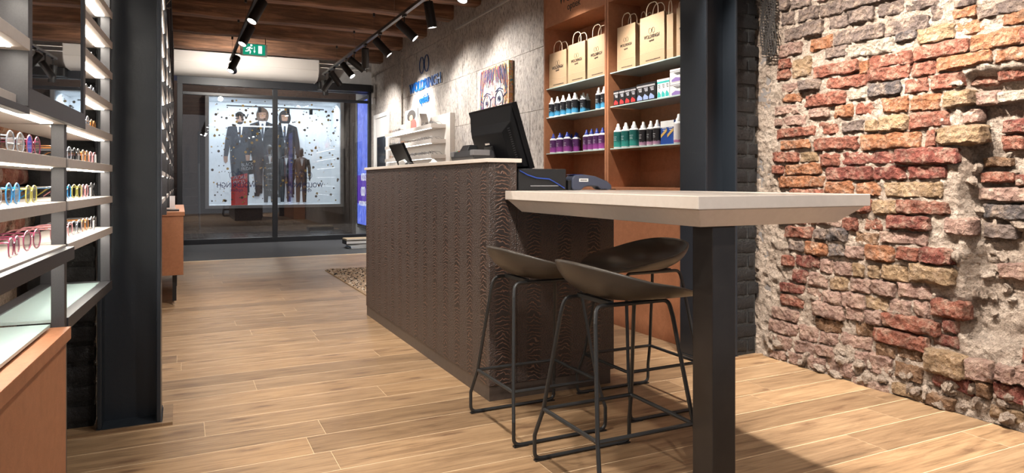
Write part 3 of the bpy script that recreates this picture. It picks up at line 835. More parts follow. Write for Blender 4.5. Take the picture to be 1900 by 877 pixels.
for (u, v0, v1, su, lb) in ((559, 274, 372, BROWNS, 'child-size mannequin in brown suit and bow tie, rightmost in display'),
                            (530, 272, 374, SUIT1, 'dark-suited mannequin in the middle of the menswear display'),
                            (500, 268, 374, SUIT2, 'black-suited mannequin behind the window mullion')):
    yq = MYY + (.30 if u == 530 else -.1); p = at_y(u, v0, yq); mannequin(p[0], yq, p[2]-DZ0, su, lb)

# backlit blue poster in the niche beside the window, facing the glass
def m_lightbox():
    m = mat('backlit_blue_print', (.02,.02,.05), .4); t = NT(m); v = t.coord('Object', (1,3,2))
    g = t.noise(v, 2, 5, .6, 1.2)
    sx = t.n('ShaderNodeSeparateXYZ'); co = t.n('ShaderNodeTexCoord'); t.l(co.outputs['Object'], sx.inputs[0])
    c = t.ramp(g, [(.3,(.05,.09,.50)), (.5,(.12,.18,.80)), (.7,(.30,.36,.95))])
    band = t.ramp(t.math('MULTIPLY', sx.outputs['Z'], .5), [(0,(0,0,0)), (.23,(0,0,0)), (.235,(1,1,1)), (.50,(1,1,1)), (.505,(0,0,0))])
    c = t.mix(band, c, (.10,.03,.38))
    t.l(c, t.b.inputs['Emission Color']); t.b.inputs['Emission Strength'].default_value = .9
    return m
lb = thing('backlit_poster', 'tall backlit blue poster panel beside the shop window', 'poster', (3.1, 12.8, .15)); o_ = lb.location.copy()
MB(o_).box(3.10, 12.38, .22, 3.13, 13.25, 2.56).build('print', m_lightbox(), lb)
MB(o_).box(3.10, 12.36, .15, 3.15, 13.27, .22).build('frame', FR, lb); MB(o_).box(3.10, 12.36, 2.56, 3.15, 13.27, 2.62).build('frame', FR, lb)
MB(o_).box(3.09, 13.25, .22, 3.15, 13.30, 2.56).build('frame', FR, lb)
text('poster_lettering', 'KIDS', .36, .14, emis('poster_white', (1,1,1), .9), FACE_MX, Vector((3.097, 12.75, 1.12))-o_, lb)
text('poster_lettering', 'WOLDRINGH', .62, .09, emis('poster_white_small', (1,1,1), .8), FACE_MX, Vector((3.097, 12.80, .62))-o_, lb)
glasses_rings('poster_emblem', Vector((3.095, 12.78, .85))-o_, .07, emis('poster_white_ring', (1,1,1), .8), FACE_MX, lb, .007)
struct(MB().box(3.15, WY+.3, -.1, 3.4, 13.6, 3.4).build('wall_niche', PLASTER))
# fluorescent fitting over the window, street side soffit
sf = thing('ceiling_light', 'long white fluorescent fitting above the shop window', 'light', (1.55, WY+.5, 2.75)); o_ = sf.location.copy()
MB(o_).box(.75, WY+.38, 2.72, 2.62, WY+.58, 2.75).build('diffuser', TUBEL, sf); MB(o_).box(.72, WY+.36, 2.75, 2.65, WY+.60, 2.80).build('housing', WHITE, sf)
struct(MB().box(-1, WY+.25, 2.80, 3.4, WY+1.0, 2.9).build('ceiling_soffit', mat('soffit_blue_grey', (.30,.33,.50), .6)))
# added lamp, unseen above the pavement, to brighten the dark street stones
sl = thing('street_fill_lamp', 'added unseen lamp that brightens the wet pavement outside', 'fill lamp', (1.8, SY-1.0, 4.6))
MB().lathe([(.10,0),(.16,.22),(.06,.30),(.01,.34)], n=12).build('fill_lamp_head', emis('fill_lamp_glow', (1,.86,.68), 6), sl); MB().tube([(0,0,.32),(0,1.05,.45)], .02, 6).build('bracket', FR, sl)
pl_ = bpy.data.lights.new('street_fill_light', 'POINT'); pl_.energy = 260; pl_.color = (1,.86,.70); pl_.shadow_soft_size = .15
po = bpy.data.objects.new('street_fill_light', pl_); COL.objects.link(po); po.parent = sl; po.location = (0,-.05,-.15)
# faint orange lamp sign in the street left as a dark stair silhouette
st = thing('street_staircase', 'dark metal street staircase left of the display window', 'staircase', (.15, SY-.6, -.055)); o_ = st.location.copy()
for k in range(7):
    MB(o_).box(-.35, SY-.9+k*.12, .10+k*.19, .36, SY-.76+k*.12, .13+k*.19).build('tread', DKFAC, st)
MB(o_).tube([(.38, SY-.95, -.05), (.38, SY-.1, 1.45), (.38, SY-.1, 2.2)], .025, 6).build('stringer', FR, st)
MB(o_).tube([(-.37, SY-.95, -.05), (-.37, SY-.1, 1.45), (-.37, SY-.1, 2.2)], .025, 6).build('stringer', FR, st)
# ================================================================== LARGE FURNITURE
# ---- reception counter
CX0, CX1, CY0, CY1 = 1.288, 1.985, 2.89, 5.22
cn = thing('reception_counter', 'long reception counter clad in dark brown crocodile-pattern leather', 'counter', ((CX0+CX1)/2, (CY0+CY1)/2, 0)); o_ = cn.location.copy()
MB(o_).box(CX0, CY0, .07, CX0+.145, CY1, 1.112).build('front_panel', CROC, cn, bevel=.004)
MB(o_).box(CX0+.146, CY0+.002, .07, CX1, CY0+.04, .94).build('end_panel', CROC, cn, bevel=.003)
MB(o_).box(CX0+.146, CY1-.04, .07, CX1, CY1-.002, .94).build('end_panel', CROC, cn, bevel=.003)
MB(o_).box(CX0+.004, CY0+.006, 0, CX1-.02, CY1-.006, .07).build('plinth', m_noise('bronze_plinth', (.06,.045,.036), (.08,.06,.05), 30, .4), cn)
MB(o_).box(CX0+.147, CY0+.005, .94, CX1+.01, CY1, .98).build('desk_top', CREAM, cn, bevel=.003)
MB(o_).box(CX0-.012, CY0-.012, 1.113, CX0+.165, CY1+.012, 1.132).build('ledge_top', CREAM, cn, bevel=.002)
MB(o_).box(CX1-.03, CY0+.05, .07, CX1-.01, CY1-.05, .93).build('back_panel', MDF, cn)

# ---- cream bar table joined to the counter
TX0, TX1, TY0, TY1, TZ = 1.367, 2.122, 1.558, 2.883, .98
tb = thing('bar_table', 'cream bar table with sloping underside on a black square post', 'table', ((TX0+TX1)/2, (TY0+TY1)/2, 0)); o_ = tb.location.copy()
MB(o_).box(TX0, TY0, TZ-.041, TX1, TY1, TZ).build('table_top', CREAM, tb, bevel=.0025)
i = .012; k = .062
MB(o_).loft([[(TX0+k,TY0+k,.883),(TX1-k-.03,TY0+k,.883),(TX1-k-.03,TY1-.05,.883),(TX0+k,TY1-.05,.883)],
             [(TX0+i,TY0+i,TZ-.042),(TX1-i,TY0+i,TZ-.042),(TX1-i,TY1-.003,TZ-.042),(TX0+i,TY1-.003,TZ-.042)]]).build('apron', CREAM, tb, bevel=.0015)
MB(o_).box(1.485, 1.628, .004, 1.58, 1.722, .882).build('leg', LEGBLACK, tb, bevel=.004)
MB(o_).box(1.48, 1.623, 0, 1.585, 1.727, .006).build('foot_plate', LEGBLACK, tb)

# ---- bar stools: shell seat on a black wire sled frame
def make_stool(label):
    t = thing('bar_stool', label, 'stool', group='black shell bar stools around the cream table')
    # seat shell: x forward, back at -x
    NR, NA = 16, 56; vs = []; fs = []
    def pt(r, a):
        ca, sa = math.cos(a), math.sin(a)
        fx = .262 if ca > 0 else .212
        x = fx*math.copysign(abs(ca)**.86, ca)*r + .022; y = .228*math.copysign(abs(sa)**.86, sa)*r
        back = .5 - .5*ca
        hb = .116*back**1.1 + .004
        z = .624 + hb*(1-max(0,1-r**3.0)**.62) - .016*(r**4)*max(0, ca)**2 + .010*r*r
        bulge = 1 + .02*back*(r**2)*(1-r)
        return (x*bulge, y, z)
    for i in range(NR+1):
        for j in range(NA):
            vs.append(pt(max(1-(1-i/NR)**1.9, .02), 2*math.pi*j/NA))
    for i in range(NR):
        for j in range(NA):
            fs.append((i*NA+j, i*NA+(j+1) % NA, (i+1)*NA+(j+1) % NA, (i+1)*NA+j))
    fs.append(tuple(reversed(range(NA))))
    sh = MB().add(vs, fs).build('seat_shell', BLACKSATIN, t, smooth=180)
    md = sh.modifiers.new('solid', 'SOLIDIFY'); md.thickness = .009; md.offset = 1
    R = .0075
    tx, ty, bx, by = .148, .10, .21, .215; zt, zr, ft = .613, .20, .0075
    # kink at the foot ring
    kx, ky = .193, .178
    for s in (-1, 1):
        MB().tube(fillet([(-bx, s*by, ft+.09), (-bx, s*by, ft), (bx, s*by, ft), (bx, s*by, ft+.09)], .03), R, 8).build('runner', TRACKBLACK, t, smooth=True)
        for sx in (-1, 1):
            MB().tube([(sx*bx, s*by, ft+.088), (sx*kx, s*ky, zr), (sx*(tx+.01), s*(ty+.012), zt-.055)], R, 8).build('leg', TRACKBLACK, t, smooth=True)
            MB().box(sx*bx-.03-.03*sx, s*by-.009, 0, sx*bx+.03-.03*sx, s*by+.009, .006).build('glide', BLACK, t)
        MB().tube(fillet([(-(tx+.01), s*(ty+.012), zt-.055), (-tx, s*ty, zt), (tx, s*ty, zt), (tx+.01, s*(ty+.012), zt-.055)], .035), R, 8).build('seat_rail', TRACKBLACK, t, smooth=True)
    for sx in (-1, 1):
        MB().box(sx*.09-.010, -ty, zt-.002, sx*.09+.010, ty, zt+.012).build('seat_bracket', TRACKBLACK, t)
    MB().tube(fillet([(-kx,-ky,zr),(kx,-ky,zr),(kx,ky,zr),(-kx,ky,zr)], .012, 3, True), R, 8, True).build('foot_ring', TRACKBLACK, t, smooth=True)
    return t
s0 = make_stool('nearest black shell bar stool, in front beside the table post'); s0.location = (1.375, 1.99, 0)
dup(s0, (1.362, 2.568, 0), 0, 'black shell bar stool standing against the leather counter corner')
dup(s0, (1.93, 2.60, 0), math.pi, 'black shell bar stool on the far side, its hollow seat facing left')

# ---- terracotta product cabinets on the right wall
KX = 2.80
def cabinet(y0, y1, label, last):
    t = thing('product_cabinet', label, 'cabinet', ((KX+WX)/2, (y0+y1)/2, 0)); o_ = t.location.copy(); T = .022; xb = WX-.02
    MB(o_).box(KX, y0, .0, xb, y0+T, 2.75).build('side_panel', MDF, t, bevel=.001)
    MB(o_).box(KX, y1-T, .0, xb, y1, 2.75).build('side_panel', MDF, t, bevel=.001)
    MB(o_).box(xb-.012, y0+T, .0, xb, y1-T, 2.75).build('back_panel', MDF, t)
    MB(o_).box(KX+.004, y0+T, 2.33, KX+.024, y1-T, 2.75).build('header_panel', MDF, t)
    MB(o_).box(KX+.026, y0+T, 2.33, xb-.012, y1-T, 2.352).build('soffit_panel', MDF, t)
    MB(o_).box(KX-.012, y0, .955, xb-.013, y1, .985).build('worktop', MDF, t, bevel=.001)
    d1 = MB(o_).box(KX+.002, y0+T+.002, .36, KX+.02, y1-T-.002, .95).build('door', MDF, t, bevel=.001)
    dr = MB(o_).box(KX+.002, y0+T+.002, .0, KX+.02, y1-T-.002, .352).build('drawer', MDF, t, bevel=.001)
    MB(o_).tube([(KX-.006, y0+.10, .30), (KX-.006, y0+.10, .355)], .003, 6).build('key', CHROME, dr)
    for z in (1.265, 1.570, 1.815):
        MB(o_).box(KX+.012, y0+T+.003, z-.008, xb-.015, y1-T-.003, z).build('glass_shelf', SHELFGLASS, t, bevel=.0015)
    return t
YA, YB, YC = 5.135, 4.176, 3.225
c1 = cabinet(YB+.003, YA, 'terracotta cabinet next to the stone wall, holding purple bottles', False)
c2 = cabinet(YC, YB-.003, 'terracotta cabinet beside the steel column, holding green bottles', True)
hm = text('header_lettering', 'WOLDRINGH', .60, .085, PRINT, FACE_MX, Vector((KX+.003, y_on(1073, KX), 2.52)) - c1.location, c1)
text('header_lettering', 'optiek', .20, .075, PRINT, FACE_MX, Vector((KX+.003, y_on(1064, KX), 2.425)) - c1.location, c1)

# ---- left eyewear display: slim anthracite frame with lit shelves
SO = Vector((-.285, 2.24, 0)); SD = Vector((.0556, .998, 0)).normalized(); SN = Vector((SD.y, -SD.x, 0))
SM = Matrix(((SD.x, SN.x, 0, SO.x), (SD.y, SN.y, 0, SO.y), (0, 0, 1, 0), (0, 0, 0, 1)))   # local: x along the rack, y out to the aisle
SROT = math.atan2(SD.y, SD.x)
def rack(name, label):
    t = thing(name, label, 'display rack', SO, SROT); return t     # local x = along; local -y = aisle side
def rb(t, name, b, m_, bev=0, par=None):                           # box: s0,s1 (along), n0,n1 (out to aisle), z0,z1
    mb = MB(); mb.box(b[0], -b[3], b[4], b[1], -b[2], b[5]); return mb.build(name, m_, par or t, bevel=bev)
SHZ = [.822, .941, 1.061, 1.180, 1.299, 1.420, 1.539, 1.656, 1.775, 1.895]
DEP = .19
def shelf(t, s0, s1, z, n=0):
    sh = rb(t, 'shelf', (s0, s1, -DEP, n, z, z+.026), GREIGE, .001)
    rb(t, 'led_strip', (s0+.03, s1-.05, n-.05, n-.022, z-.0025, z-.0005), STRIP, 0, sh)
    return sh
rB = rack('eyewear_rack', 'anthracite eyewear rack with lit shelves beside the left steel column')
for s in (.0, .80):
    rb(rB, 'post', (s, s+.03, -.036, -.004, .60 if s > 0 else 0, 2.3), BLACKMETAL, .001); rb(rB, 'post', (s, s+.03, -DEP-.04, -DEP-.002, .60, 2.3), BLACKMETAL, .001)
for z in SHZ: shelf(rB, .031, .835, z)
rb(rB, 'bottom_rail', (.03, .83, -.035, 0, .605, .640), BLACKMETAL, .001); rb(rB, 'bottom_rail', (.03, .80, -DEP-.04, -DEP, .605, .640), BLACKMETAL, .001)
rb(rB, 'bottom_rail', (.80, .83, -DEP-.04, -.005, .60, .6395), BLACKMETAL, .001)
rb(rB, 'glass_shelf', (.031, .80, -DEP, -.036, .628, .636), SHELFGLASS)
rA = rack('eyewear_rack', 'nearest eyewear rack standing on the terracotta base cabinet')
for z in SHZ[:4]: shelf(rA, -.95, -.001, z)
for z in SHZ[4:8]: shelf(rA, -.95, -.49, z, .025)
rb(rA, 'post', (-.489, -.478, -.035, .022, 1.182, 2.3), BLACKMETAL, .001)
rb(rA, 'top_rail', (-.95, -.478, .001, .022, 1.165, 1.180), BLACKMETAL, .001)
rb(rA, 'back_panel', (-.95, -.47, -DEP-.02, -DEP-.002, 1.21, 2.3), CREAM)
rb(rA, 'front_rail', (-.95, -.001, -.02, .02, .808, .842), BLACKMETAL, .001)
rb(rA, 'glass_shelf', (-.95, -.036, -DEP, -.03, .628, .636), SHELFGLASS)
rb(rA, 'bottom_rail', (-.95, -.001, -DEP-.04, -DEP, .621, .650), BLACKMETAL, .001)
mir = rack('hanging_mirror', 'tall dark-framed mirror hung in front of the eyewear shelves'); tag(mir, mir['label'], 'mirror')
ms0, ms1, mz0, mz1 = -.475, .16, 1.178, 2.3
rb(mir, 'frame', (ms0, ms1, .004, .020, mz0, mz0+.045), BLACKMETAL, .001); rb(mir, 'frame', (ms0, ms0+.028, .004, .020, mz0+.045, mz1), BLACKMETAL, .001)
rb(mir, 'frame', (ms1-.03, ms1, .004, .020, mz0+.045, mz1), BLACKMETAL, .001); rb(mir, 'glass', (ms0+.028, ms1-.03, .008, .016, mz0+.045, mz1), MIRROR)
rb(mir, 'backing', (ms0+.005, ms1-.005, .003, .008, mz0+.005, mz1), BLACK)
bc = rack('base_cabinet', 'terracotta base cabinet under the nearest eyewear rack'); tag(bc, bc['label'], 'cabinet')
rb(bc, 'body', (-.95, -.003, -.18, .0, .0, .585), MDF, .001); rb(bc, 'top', (-.95, -.001, -.18, .012, .586, .62), MDF, .001)
# ---- further racks along the left wall, seen edge-on past the column
FX = -.085
STRIPF = emis('led_strip_far', (1,.95,.88), 9)
for k, (ya, yb) in enumerate(((3.75,5.2),(5.2,6.65),(6.65,8.1),(8.1,9.55),(9.55,11.0))):
    t = thing('eyewear_rack', ORD[k] + ' tall lit eyewear rack behind the left steel column', 'display rack', (FX-.15, (ya+yb)/2, 0), 0, 'tall eyewear racks along the left wall'); o_ = t.location.copy()
    for yy in (ya, yb-.04):
        MB(o_).box(FX-.05, yy, .80, FX, yy+.035, 2.95).build('post', BLACKMETAL, t)
    MB(o_).box(FX-.05, ya+.035, 2.91, FX, yb-.04, 2.95).build('top_rail', BLACKMETAL, t)
    MB(o_).box(-.588, ya, .8, FX-.28, yb-.003, 2.9).build('back_panel', CREAM, t)
    for z in [.90+.16*j for j in range(9)]:
        s_ = MB(o_).box(FX-.28, ya+.036, z, FX-.006, yb-.041, z+.024).build('shelf', GREIGE, t)
        MB(o_).box(FX-.03, ya+.06, z-.003, FX-.016, yb-.06, z-.0006).build('led_strip', STRIPF, s_)
t = thing('sideboard', 'low terracotta sideboard on black legs behind the left column', 'sideboard', (-.2, 7.2, 0)); o_ = t.location.copy()
SBX, SB0, SB1 = .022, 6.3, 8.3
MB(o_).box(-.42, SB0, .25, SBX, SB1, .74).build('body', MDF, t, bevel=.001)
MB(o_).box(-.425, SB0-.008, .741, SBX+.01, SB1+.008, .775).build('top', MDF, t, bevel=.001)
for x in (-.36, -.045):
    for yy in (SB0+.05, SB0+.95, SB1-.09):
        lg = MB(o_).box(x-.015, yy, .03, x+.015, yy+.03, .249).build('leg', BLACK, t); MB(o_).lathe([(.016,0),(.016,.012),(.006,.014),(.006,.03)], (x, yy+.015, 0), 10).build('levelling_foot', CHROME, lg)
for j, yy in enumerate((SB0+.68, SB0+1.34)):
    MB(o_).box(SBX-.001, yy-.002, .25, SBX+.002, yy+.002, .74).build('door_gap', BLACK, t)
# catalogue and small frame on the sideboard
tag(MB((-.09,6.55,.776)).box(-.16, 6.42, .776, -.01, 6.64, .788).build('catalogue', BLACK, loc=(-.09,6.55,.776)), 'thin black catalogue lying on the low terracotta sideboard', 'catalogue')
t = thing('photo_stand', 'small clear photo stand on the low terracotta sideboard', 'photo stand', (-.1, 6.95, .776))
MB().box(-.06, -.015, 0, .06, .015, .012).build('foot', WHITEPL, t); MB().box(-.055, -.004, .012, .055, .004, .12).build('card', SHIRTP, t)
# ================================================================== LIGHTING TRACKS
def track(label, X, z, y0, y1, hang):
    t = thing('lighting_track', label, 'track', (X, (y0+y1)/2, z)); o_ = t.location.copy()
    MB(o_).box(X-.018, y0, z-.016, X+.018, y1, z+.016).build('rail', TRACKBLACK, t)
    for yy in hang:
        MB(o_).tube([(X, yy, z+.016), (X, yy, 3.07)], .0018, 5).build('suspension_wire', CHROME, t)
        MB(o_).lathe([(.014,3.04),(.014,3.078)], (X, yy, 0), 8).build('ceiling_cap', BLACK, t)
    return t
TRX, TLX, TZZ = 2.12, .66, 2.80
track('long black lighting track running above the counter', TRX, TZZ, .5, 11.5, (5.4, 7.32, 8.2, 9.25, 10.4))
track('black lighting track above the aisle, left of the other', TLX, TZZ, .5, 10.7, (6.4, 8.2, 9.25, 10.4))
def spotlight(X, y, aim, label, watts, cone=50, blend=.6, size=.03, col=(1,.90,.78), drop=.12):
    """track spotlight: adaptor, stem, tilted black cylinder with bright lens and its own light"""
    base = Vector((X, y, TZZ-.017))
    t = thing('track_spotlight', label, 'spotlight', base, group='black cylinder spotlights on the tracks')
    MB().box(-.016, -.035, -.022, .016, .035, 0).build('adaptor', LAMPBLACK, t)
    MB().tube([(0,0,-.022), (0,0,-drop)], .007, 8).build('stem', LAMPBLACK, t, smooth=True)
    piv = Vector((0,0,-drop-.02))
    d = (Vector(aim) - (base+piv)).normalized()
    q = Vector((0,0,-1)).rotation_difference(d).to_matrix().to_4x4()
    M = Matrix.Translation(piv) @ q
    mb = MB(); r = .046
    mb.lathe([(r*.93,.085),(r,.08),(r,-.16),(r*.9,-.16),(r*.9,-.145)], n=24); mb.xform(M); mb.build('housing', LAMPBLACK, t, smooth=35)
    mb = MB(); mb.lathe([(r*.88,-.1435),(r*.80,-.150),(r*.45,-.1535),(.004,-.1545)], n=24); mb.xform(M); mb.build('lens', BULB, t, smooth=True)
    if watts:
        L = bpy.data.lights.new('spot_beam', 'SPOT'); L.energy = watts*LAMP_POWER; L.spot_size = math.radians(cone); L.spot_blend = blend
        L.shadow_soft_size = size; L.color = col
        o = bpy.data.objects.new('spot_beam', L); COL.objects.link(o); o.parent = t
        o.location = piv + d*.175; o.rotation_euler = d.to_track_quat('-Z', 'Y').to_euler()
    return t
W = (1,.95,.89); NEU = (1,.935,.85)
RL = [  # y, aim, label, watts, cone
 (.95, (2.3, 1.9, 0), 'spotlight over the near end of the table, out on the counter track', 35, 80),
 (1.45, (3.12, 1.75, .45), 'first brick-wall spotlight on the counter track', 420, 78),
 (2.1, (3.12, 2.2, .7), 'second brick-wall spotlight on the counter track', 420, 78),
 (2.75, (3.12, 2.35, 1.35), 'third brick-wall spotlight on the counter track', 270, 85),
 (3.3, (1.7, 3.4, 1.0), 'spotlight above the monitor on the counter track', 22, 70),
 (3.9, (2.85, 3.7, 1.5), 'spotlight facing the cabinet with green bottles', 150, 70),
 (4.5, (2.95, 4.6, 1.7), 'spotlight facing the cabinet with paper bags', 140, 70),
 (5.2, (1.2, 4.6, .5), 'spotlight facing the leather counter front', 110, 70),
 (6.14, (2.6, 6.2, 0), 'spotlight hanging lowest at the top edge, pointing straight down', 150, 75),
 (6.95, (3.12, 6.5, 1.6), 'bright spotlight aimed at the portrait painting', 150, 115),
 (7.92, (3.12, 7.6, 1.5), 'spotlight turned to the stone wall between painting and logo', 140, 120),
 (8.63, (2.35, 9.6, .5), 'spotlight on the counter track showing its back end', 90, 60),
 (9.25, (3.12, 9.35, 1.95), 'spotlight aimed at the blue wall logo', 260, 75),
 (9.76, (3.0, 9.0, 1.3), 'spotlight aimed at the white wall shelf', 150, 115),
 (10.6, (3.12, 10.9, 1.4), 'glaring spotlight near the end of the counter track', 190, 120),
 (11.0, (.9, 11.6, .6), 'spotlight at track end turned left to the window', 60, 70),
 (11.35, (2.4, 11.7, .2), 'last spotlight at track end, pointing down', 50, 60),
]
for y_, aim, lb_, w_, cn_ in RL:
    spotlight(TRX, y_, aim, lb_, w_, cn_, .7, .035, W if y_ > 6 else NEU, drop=.16 if y_ > 10.8 else .12)
LL = [
 (.55, (1.45, 1.75, .85), 'spotlight above the aisle facing the near end of the table', 150, 75),
 (1.0, (-.3, 1.7, .8), 'spotlight above the aisle facing the nearest eyewear rack', 70, 80),
 (1.5, (1.35, 2.3, .7), 'spotlight above the aisle facing the bar stools', 110, 70),
 (2.2, (.9, 2.6, 0), 'spotlight above the near aisle pointing to the floor', 120, 95),
 (3.4, (1.2, 3.6, .3), 'spotlight above the aisle facing the counter corner', 150, 90),
 (4.6, (.55, 5.0, 0), 'spotlight above the middle aisle pointing to the floor', 230, 95),
 (5.7, (1.2, 5.4, .4), 'spotlight above the aisle facing the far counter end', 120, 80),
 (6.75, (-.15, 6.3, 1.0), 'large spotlight at the ceiling, aimed left at the racks', 120, 75),
 (7.9, (-.1, 7.4, 1.0), 'second visible aisle spotlight under the beams, aimed left', 120, 75),
 (9.9, (-.1, 9.2, .9), 'aisle spotlight in front of the air curtain, aimed left', 90, 75),
 (10.35, (.9, 11.9, 2.3), 'hindmost aisle spotlight in front of the air curtain', 190, 140),
]
for y_, aim, lb_, w_, cn_ in LL:
    spotlight(TLX, y_, aim, lb_, w_, cn_, .8, .04, NEU)

# ================================================================== CEILING EQUIPMENT
ac = thing('air_curtain', 'white air curtain unit mounted above the shop window', 'air curtain', (1.0, 12.0, 2.74)); o_ = ac.location.copy()
ACM = mat('air_curtain_white', (.66,.62,.58), .45)
MB(o_).prism([(12.2,3.08),(11.78,3.08),(11.78,2.90),(11.83,2.82),(11.92,2.765),(12.02,2.745),(12.2,2.74)], 'x', -.1, 2.09).build('housing', ACM, ac, smooth=30)
MB(o_).prism([(12.2,3.081),(11.775,3.081),(11.775,2.90),(11.83,2.815),(11.92,2.76),(12.02,2.74),(12.2,2.735)], 'x', 2.09, 2.105).build('end_cap', ACM, ac)
MB(o_).box(-.1, 11.777, 2.905, 2.09, 11.781, 2.909).build('seam', GREIGE, ac)
for nm, z_ in (('ceiling_conduit', 3.10), ('ceiling_conduit', 3.03)):
    tag(MB((1.5, 12.2, z_)).tube(fillet([(-.1, 12.19, z_+.0), (3.02, 12.19, z_), (3.02, 12.19, z_-.1)], .04) if z_ > 3.05 else [(2.2,12.19,z_),(3.0,12.19,z_)], .012, 8).build(nm, CHROME, loc=(1.5, 12.2, z_), smooth=True),
        'long galvanised conduit above the air curtain' if z_ > 3.05 else 'short lower conduit beside the air curtain end', 'conduit')
tag(MB((2.6,12.15,2.70)).box(2.15, 12.05, 2.63, 3.08, 12.245, 2.76).build('roller_blind', BLACK, loc=(2.6,12.15,2.70), bevel=.01), 'black roller blind box at the right window head', 'blind')
# exit sign
EXG = emis('exit_green', (.0,.30,.17), .8); EXW = emis('exit_white', (.9,1,.95), .9)
EY = 10.36
p0 = at_y(446, 92, EY); p1 = at_y(496, 92, EY); ex0, ex1 = p0[0], p1[0]; ez = at_y(470, 92, EY)[2]; eh = .088
es = thing('exit_sign', 'green emergency exit sign with running figure and down arrow', 'exit sign', ((ex0+ex1)/2, EY, ez)); o_ = es.location.copy()
MB(o_).box(ex0, EY, ez-eh, ex1, EY+.05, ez+eh).build('housing', WHITEPL, es, bevel=.006)
MB(o_).box(ex0+.035, EY-.003, ez-eh+.012, ex1-.03, EY-.0005, ez+eh-.012).build('green_face', EXG, es)
MB(o_).box(ex0+.02, EY+.01, ez+eh, ex0+.03, EY+.02, 3.11).build('hanger', CHROME, es); MB(o_).box(ex1-.03, EY+.01, ez+eh, ex1-.02, EY+.02, 3.11).build('hanger', CHROME, es)
w_ = ex1-ex0; yb = EY-.007
def esh(name, pts): MB(o_).prism([(ex0+a*w_, ez+b*eh*2) for a, b in pts], 'y', yb, yb+.003).build(name, EXW, es)
esh('exit_doorway', [(.66,-.30),(.80,-.30),(.80,.33),(.66,.33)])
esh('exit_arrow', [(.505,.25),(.53,.25),(.53,-.10),(.56,-.10),(.517,-.30),(.475,-.10),(.505,-.10)])
rf = MB(o_)
def seg(a, b, th): 
    rf.tube([(ex0+a[0]*w_, yb, ez+a[1]*eh*2), (ex0+b[0]*w_, yb, ez+b[1]*eh*2)], th, 6)
seg((.36,.20),(.31,-.02),.011); seg((.31,-.02),(.37,-.14),.009); seg((.37,-.14),(.35,-.34),.008); seg((.31,-.02),(.27,-.15),.009); seg((.27,-.15),(.18,-.16),.008)
seg((.35,.18),(.27,.13),.007); seg((.27,.13),(.22,.0),.007); seg((.36,.18),(.41,.05),.007); seg((.41,.05),(.45,.12),.007)
rf.lathe([(.002,-.016),(.013,-.010),(.016,0),(.013,.010),(.002,.016)], (ex0+.40*w_, yb, ez+.33*eh*2), 10)
rf.build('running_figure', EXW, es, smooth=True)
# alarm sensor on the wall
tag(MB((3.1,11.95,2.45)).box(3.05, 11.92, 2.40, 3.116, 11.98, 2.52).build('motion_sensor', WHITEPL, loc=(3.1,11.95,2.45), bevel=.012), 'small white motion sensor on the wall by the window', 'sensor')

# ================================================================== LOGO WALL
lg = thing('wall_logo', 'blue raised shop name with spectacles emblem on the stone wall', 'sign', (WX-.03, 9.2, 2.3)); o_ = lg.location.copy()
text('logo_lettering', 'WOLDRINGH', 1.36, .145, BLUEACR, FACE_MX, Vector((WX-.02, 9.215, 2.412))-o_, lg, .012, 0, .011)
text('logo_lettering', 'optiek', .42, .16, BLUEACR, FACE_MX, Vector((WX-.02, 9.21, 2.185))-o_, lg, .012, 0, .011)
glasses_rings('logo_emblem', Vector((WX-.02, 9.215, 2.69))-o_, .10, mat('logo_navy', (.0,.035,.16), .35), FACE_MX, lg, .008)
# portrait painting
def m_paint():
    m = mat('colourful_painted_canvas', (.5,.3,.2), .6); t = NT(m)
    v = t.coord('Object', (1,1,1)); n1 = t.noise(v, 26, 4, .6, 1.5); n2 = t.noise(t.coord('Object',(1,1,1),loc=(5,3,2)), 17, 4, .6, 2)
    c = t.ramp(n1, [(.30,(.10,.02,.18)), (.40,(.60,.05,.05)), (.47,(.75,.28,.03)), (.54,(.55,.45,.10)), (.60,(.05,.30,.20)), (.68,(.05,.12,.45))])
    c = t.mix(t.ramp(n2, [(.45,(0,0,0)), (.6,(1,1,1))]), c, (.58,.36,.30))
    t.color(c); return m
def m_face():
    m = mat('painted_face', (.7,.6,.5), .6); t = NT(m); v = t.coord('Object'); n1 = t.noise(v, 30, 5, .65, 1.5)
    t.color(t.ramp(n1, [(.3,(.45,.20,.25)), (.42,(.70,.52,.42)), (.52,(.80,.72,.60)), (.62,(.55,.60,.62)), (.72,(.70,.30,.20))])); return m
PTY0, PTY1, PTZ0, PTZ1 = 6.375, 7.14, 1.512, 2.292
pt = thing('portrait_painting', 'colourful canvas portrait of a face wearing glasses', 'painting', (WX-.04, (PTY0+PTY1)/2, PTZ0)); o_ = pt.location.copy()
MB(o_).box(WX-.055, PTY0, PTZ0, WX-.006, PTY1, PTZ1).build('canvas', m_paint(), pt, bevel=.002)
pyc = (PTY0+PTY1)/2
def P2(a, b): return (pyc - a, PTZ0 + .39 + b)          # a to the viewer's right, b up
def pshape(name, pts, m_, lay): MB(o_).prism([P2(*p) for p in pts], 'x', WX-.055-.0012*lay, WX-.0551-.0012*(lay-1)).build(name, m_, pt)
FACEM = m_face(); PALEF = m_noise('painted_highlight', (.50,.40,.33), (.66,.60,.52), 25, .6); PURP = m_noise('painted_shadow', (.38,.16,.20), (.58,.34,.28), 30, .6)
PL = [mat('painted_navy_line', (.03,.025,.10), .6), mat('painted_violet_line', (.14,.05,.20), .6), mat('painted_red_line', (.45,.05,.05), .6), mat('painted_teal_line', (.03,.22,.30), .6), mat('painted_ochre_line', (.55,.33,.06), .6)]
pshape('painted_face', [(-.29,.0),(-.27,.18),(-.16,.27),(.02,.22),(.14,.28),(.25,.20),(.28,.02),(.25,-.2),(.15,-.37),(-.12,-.37),(-.25,-.2)], FACEM, 1)
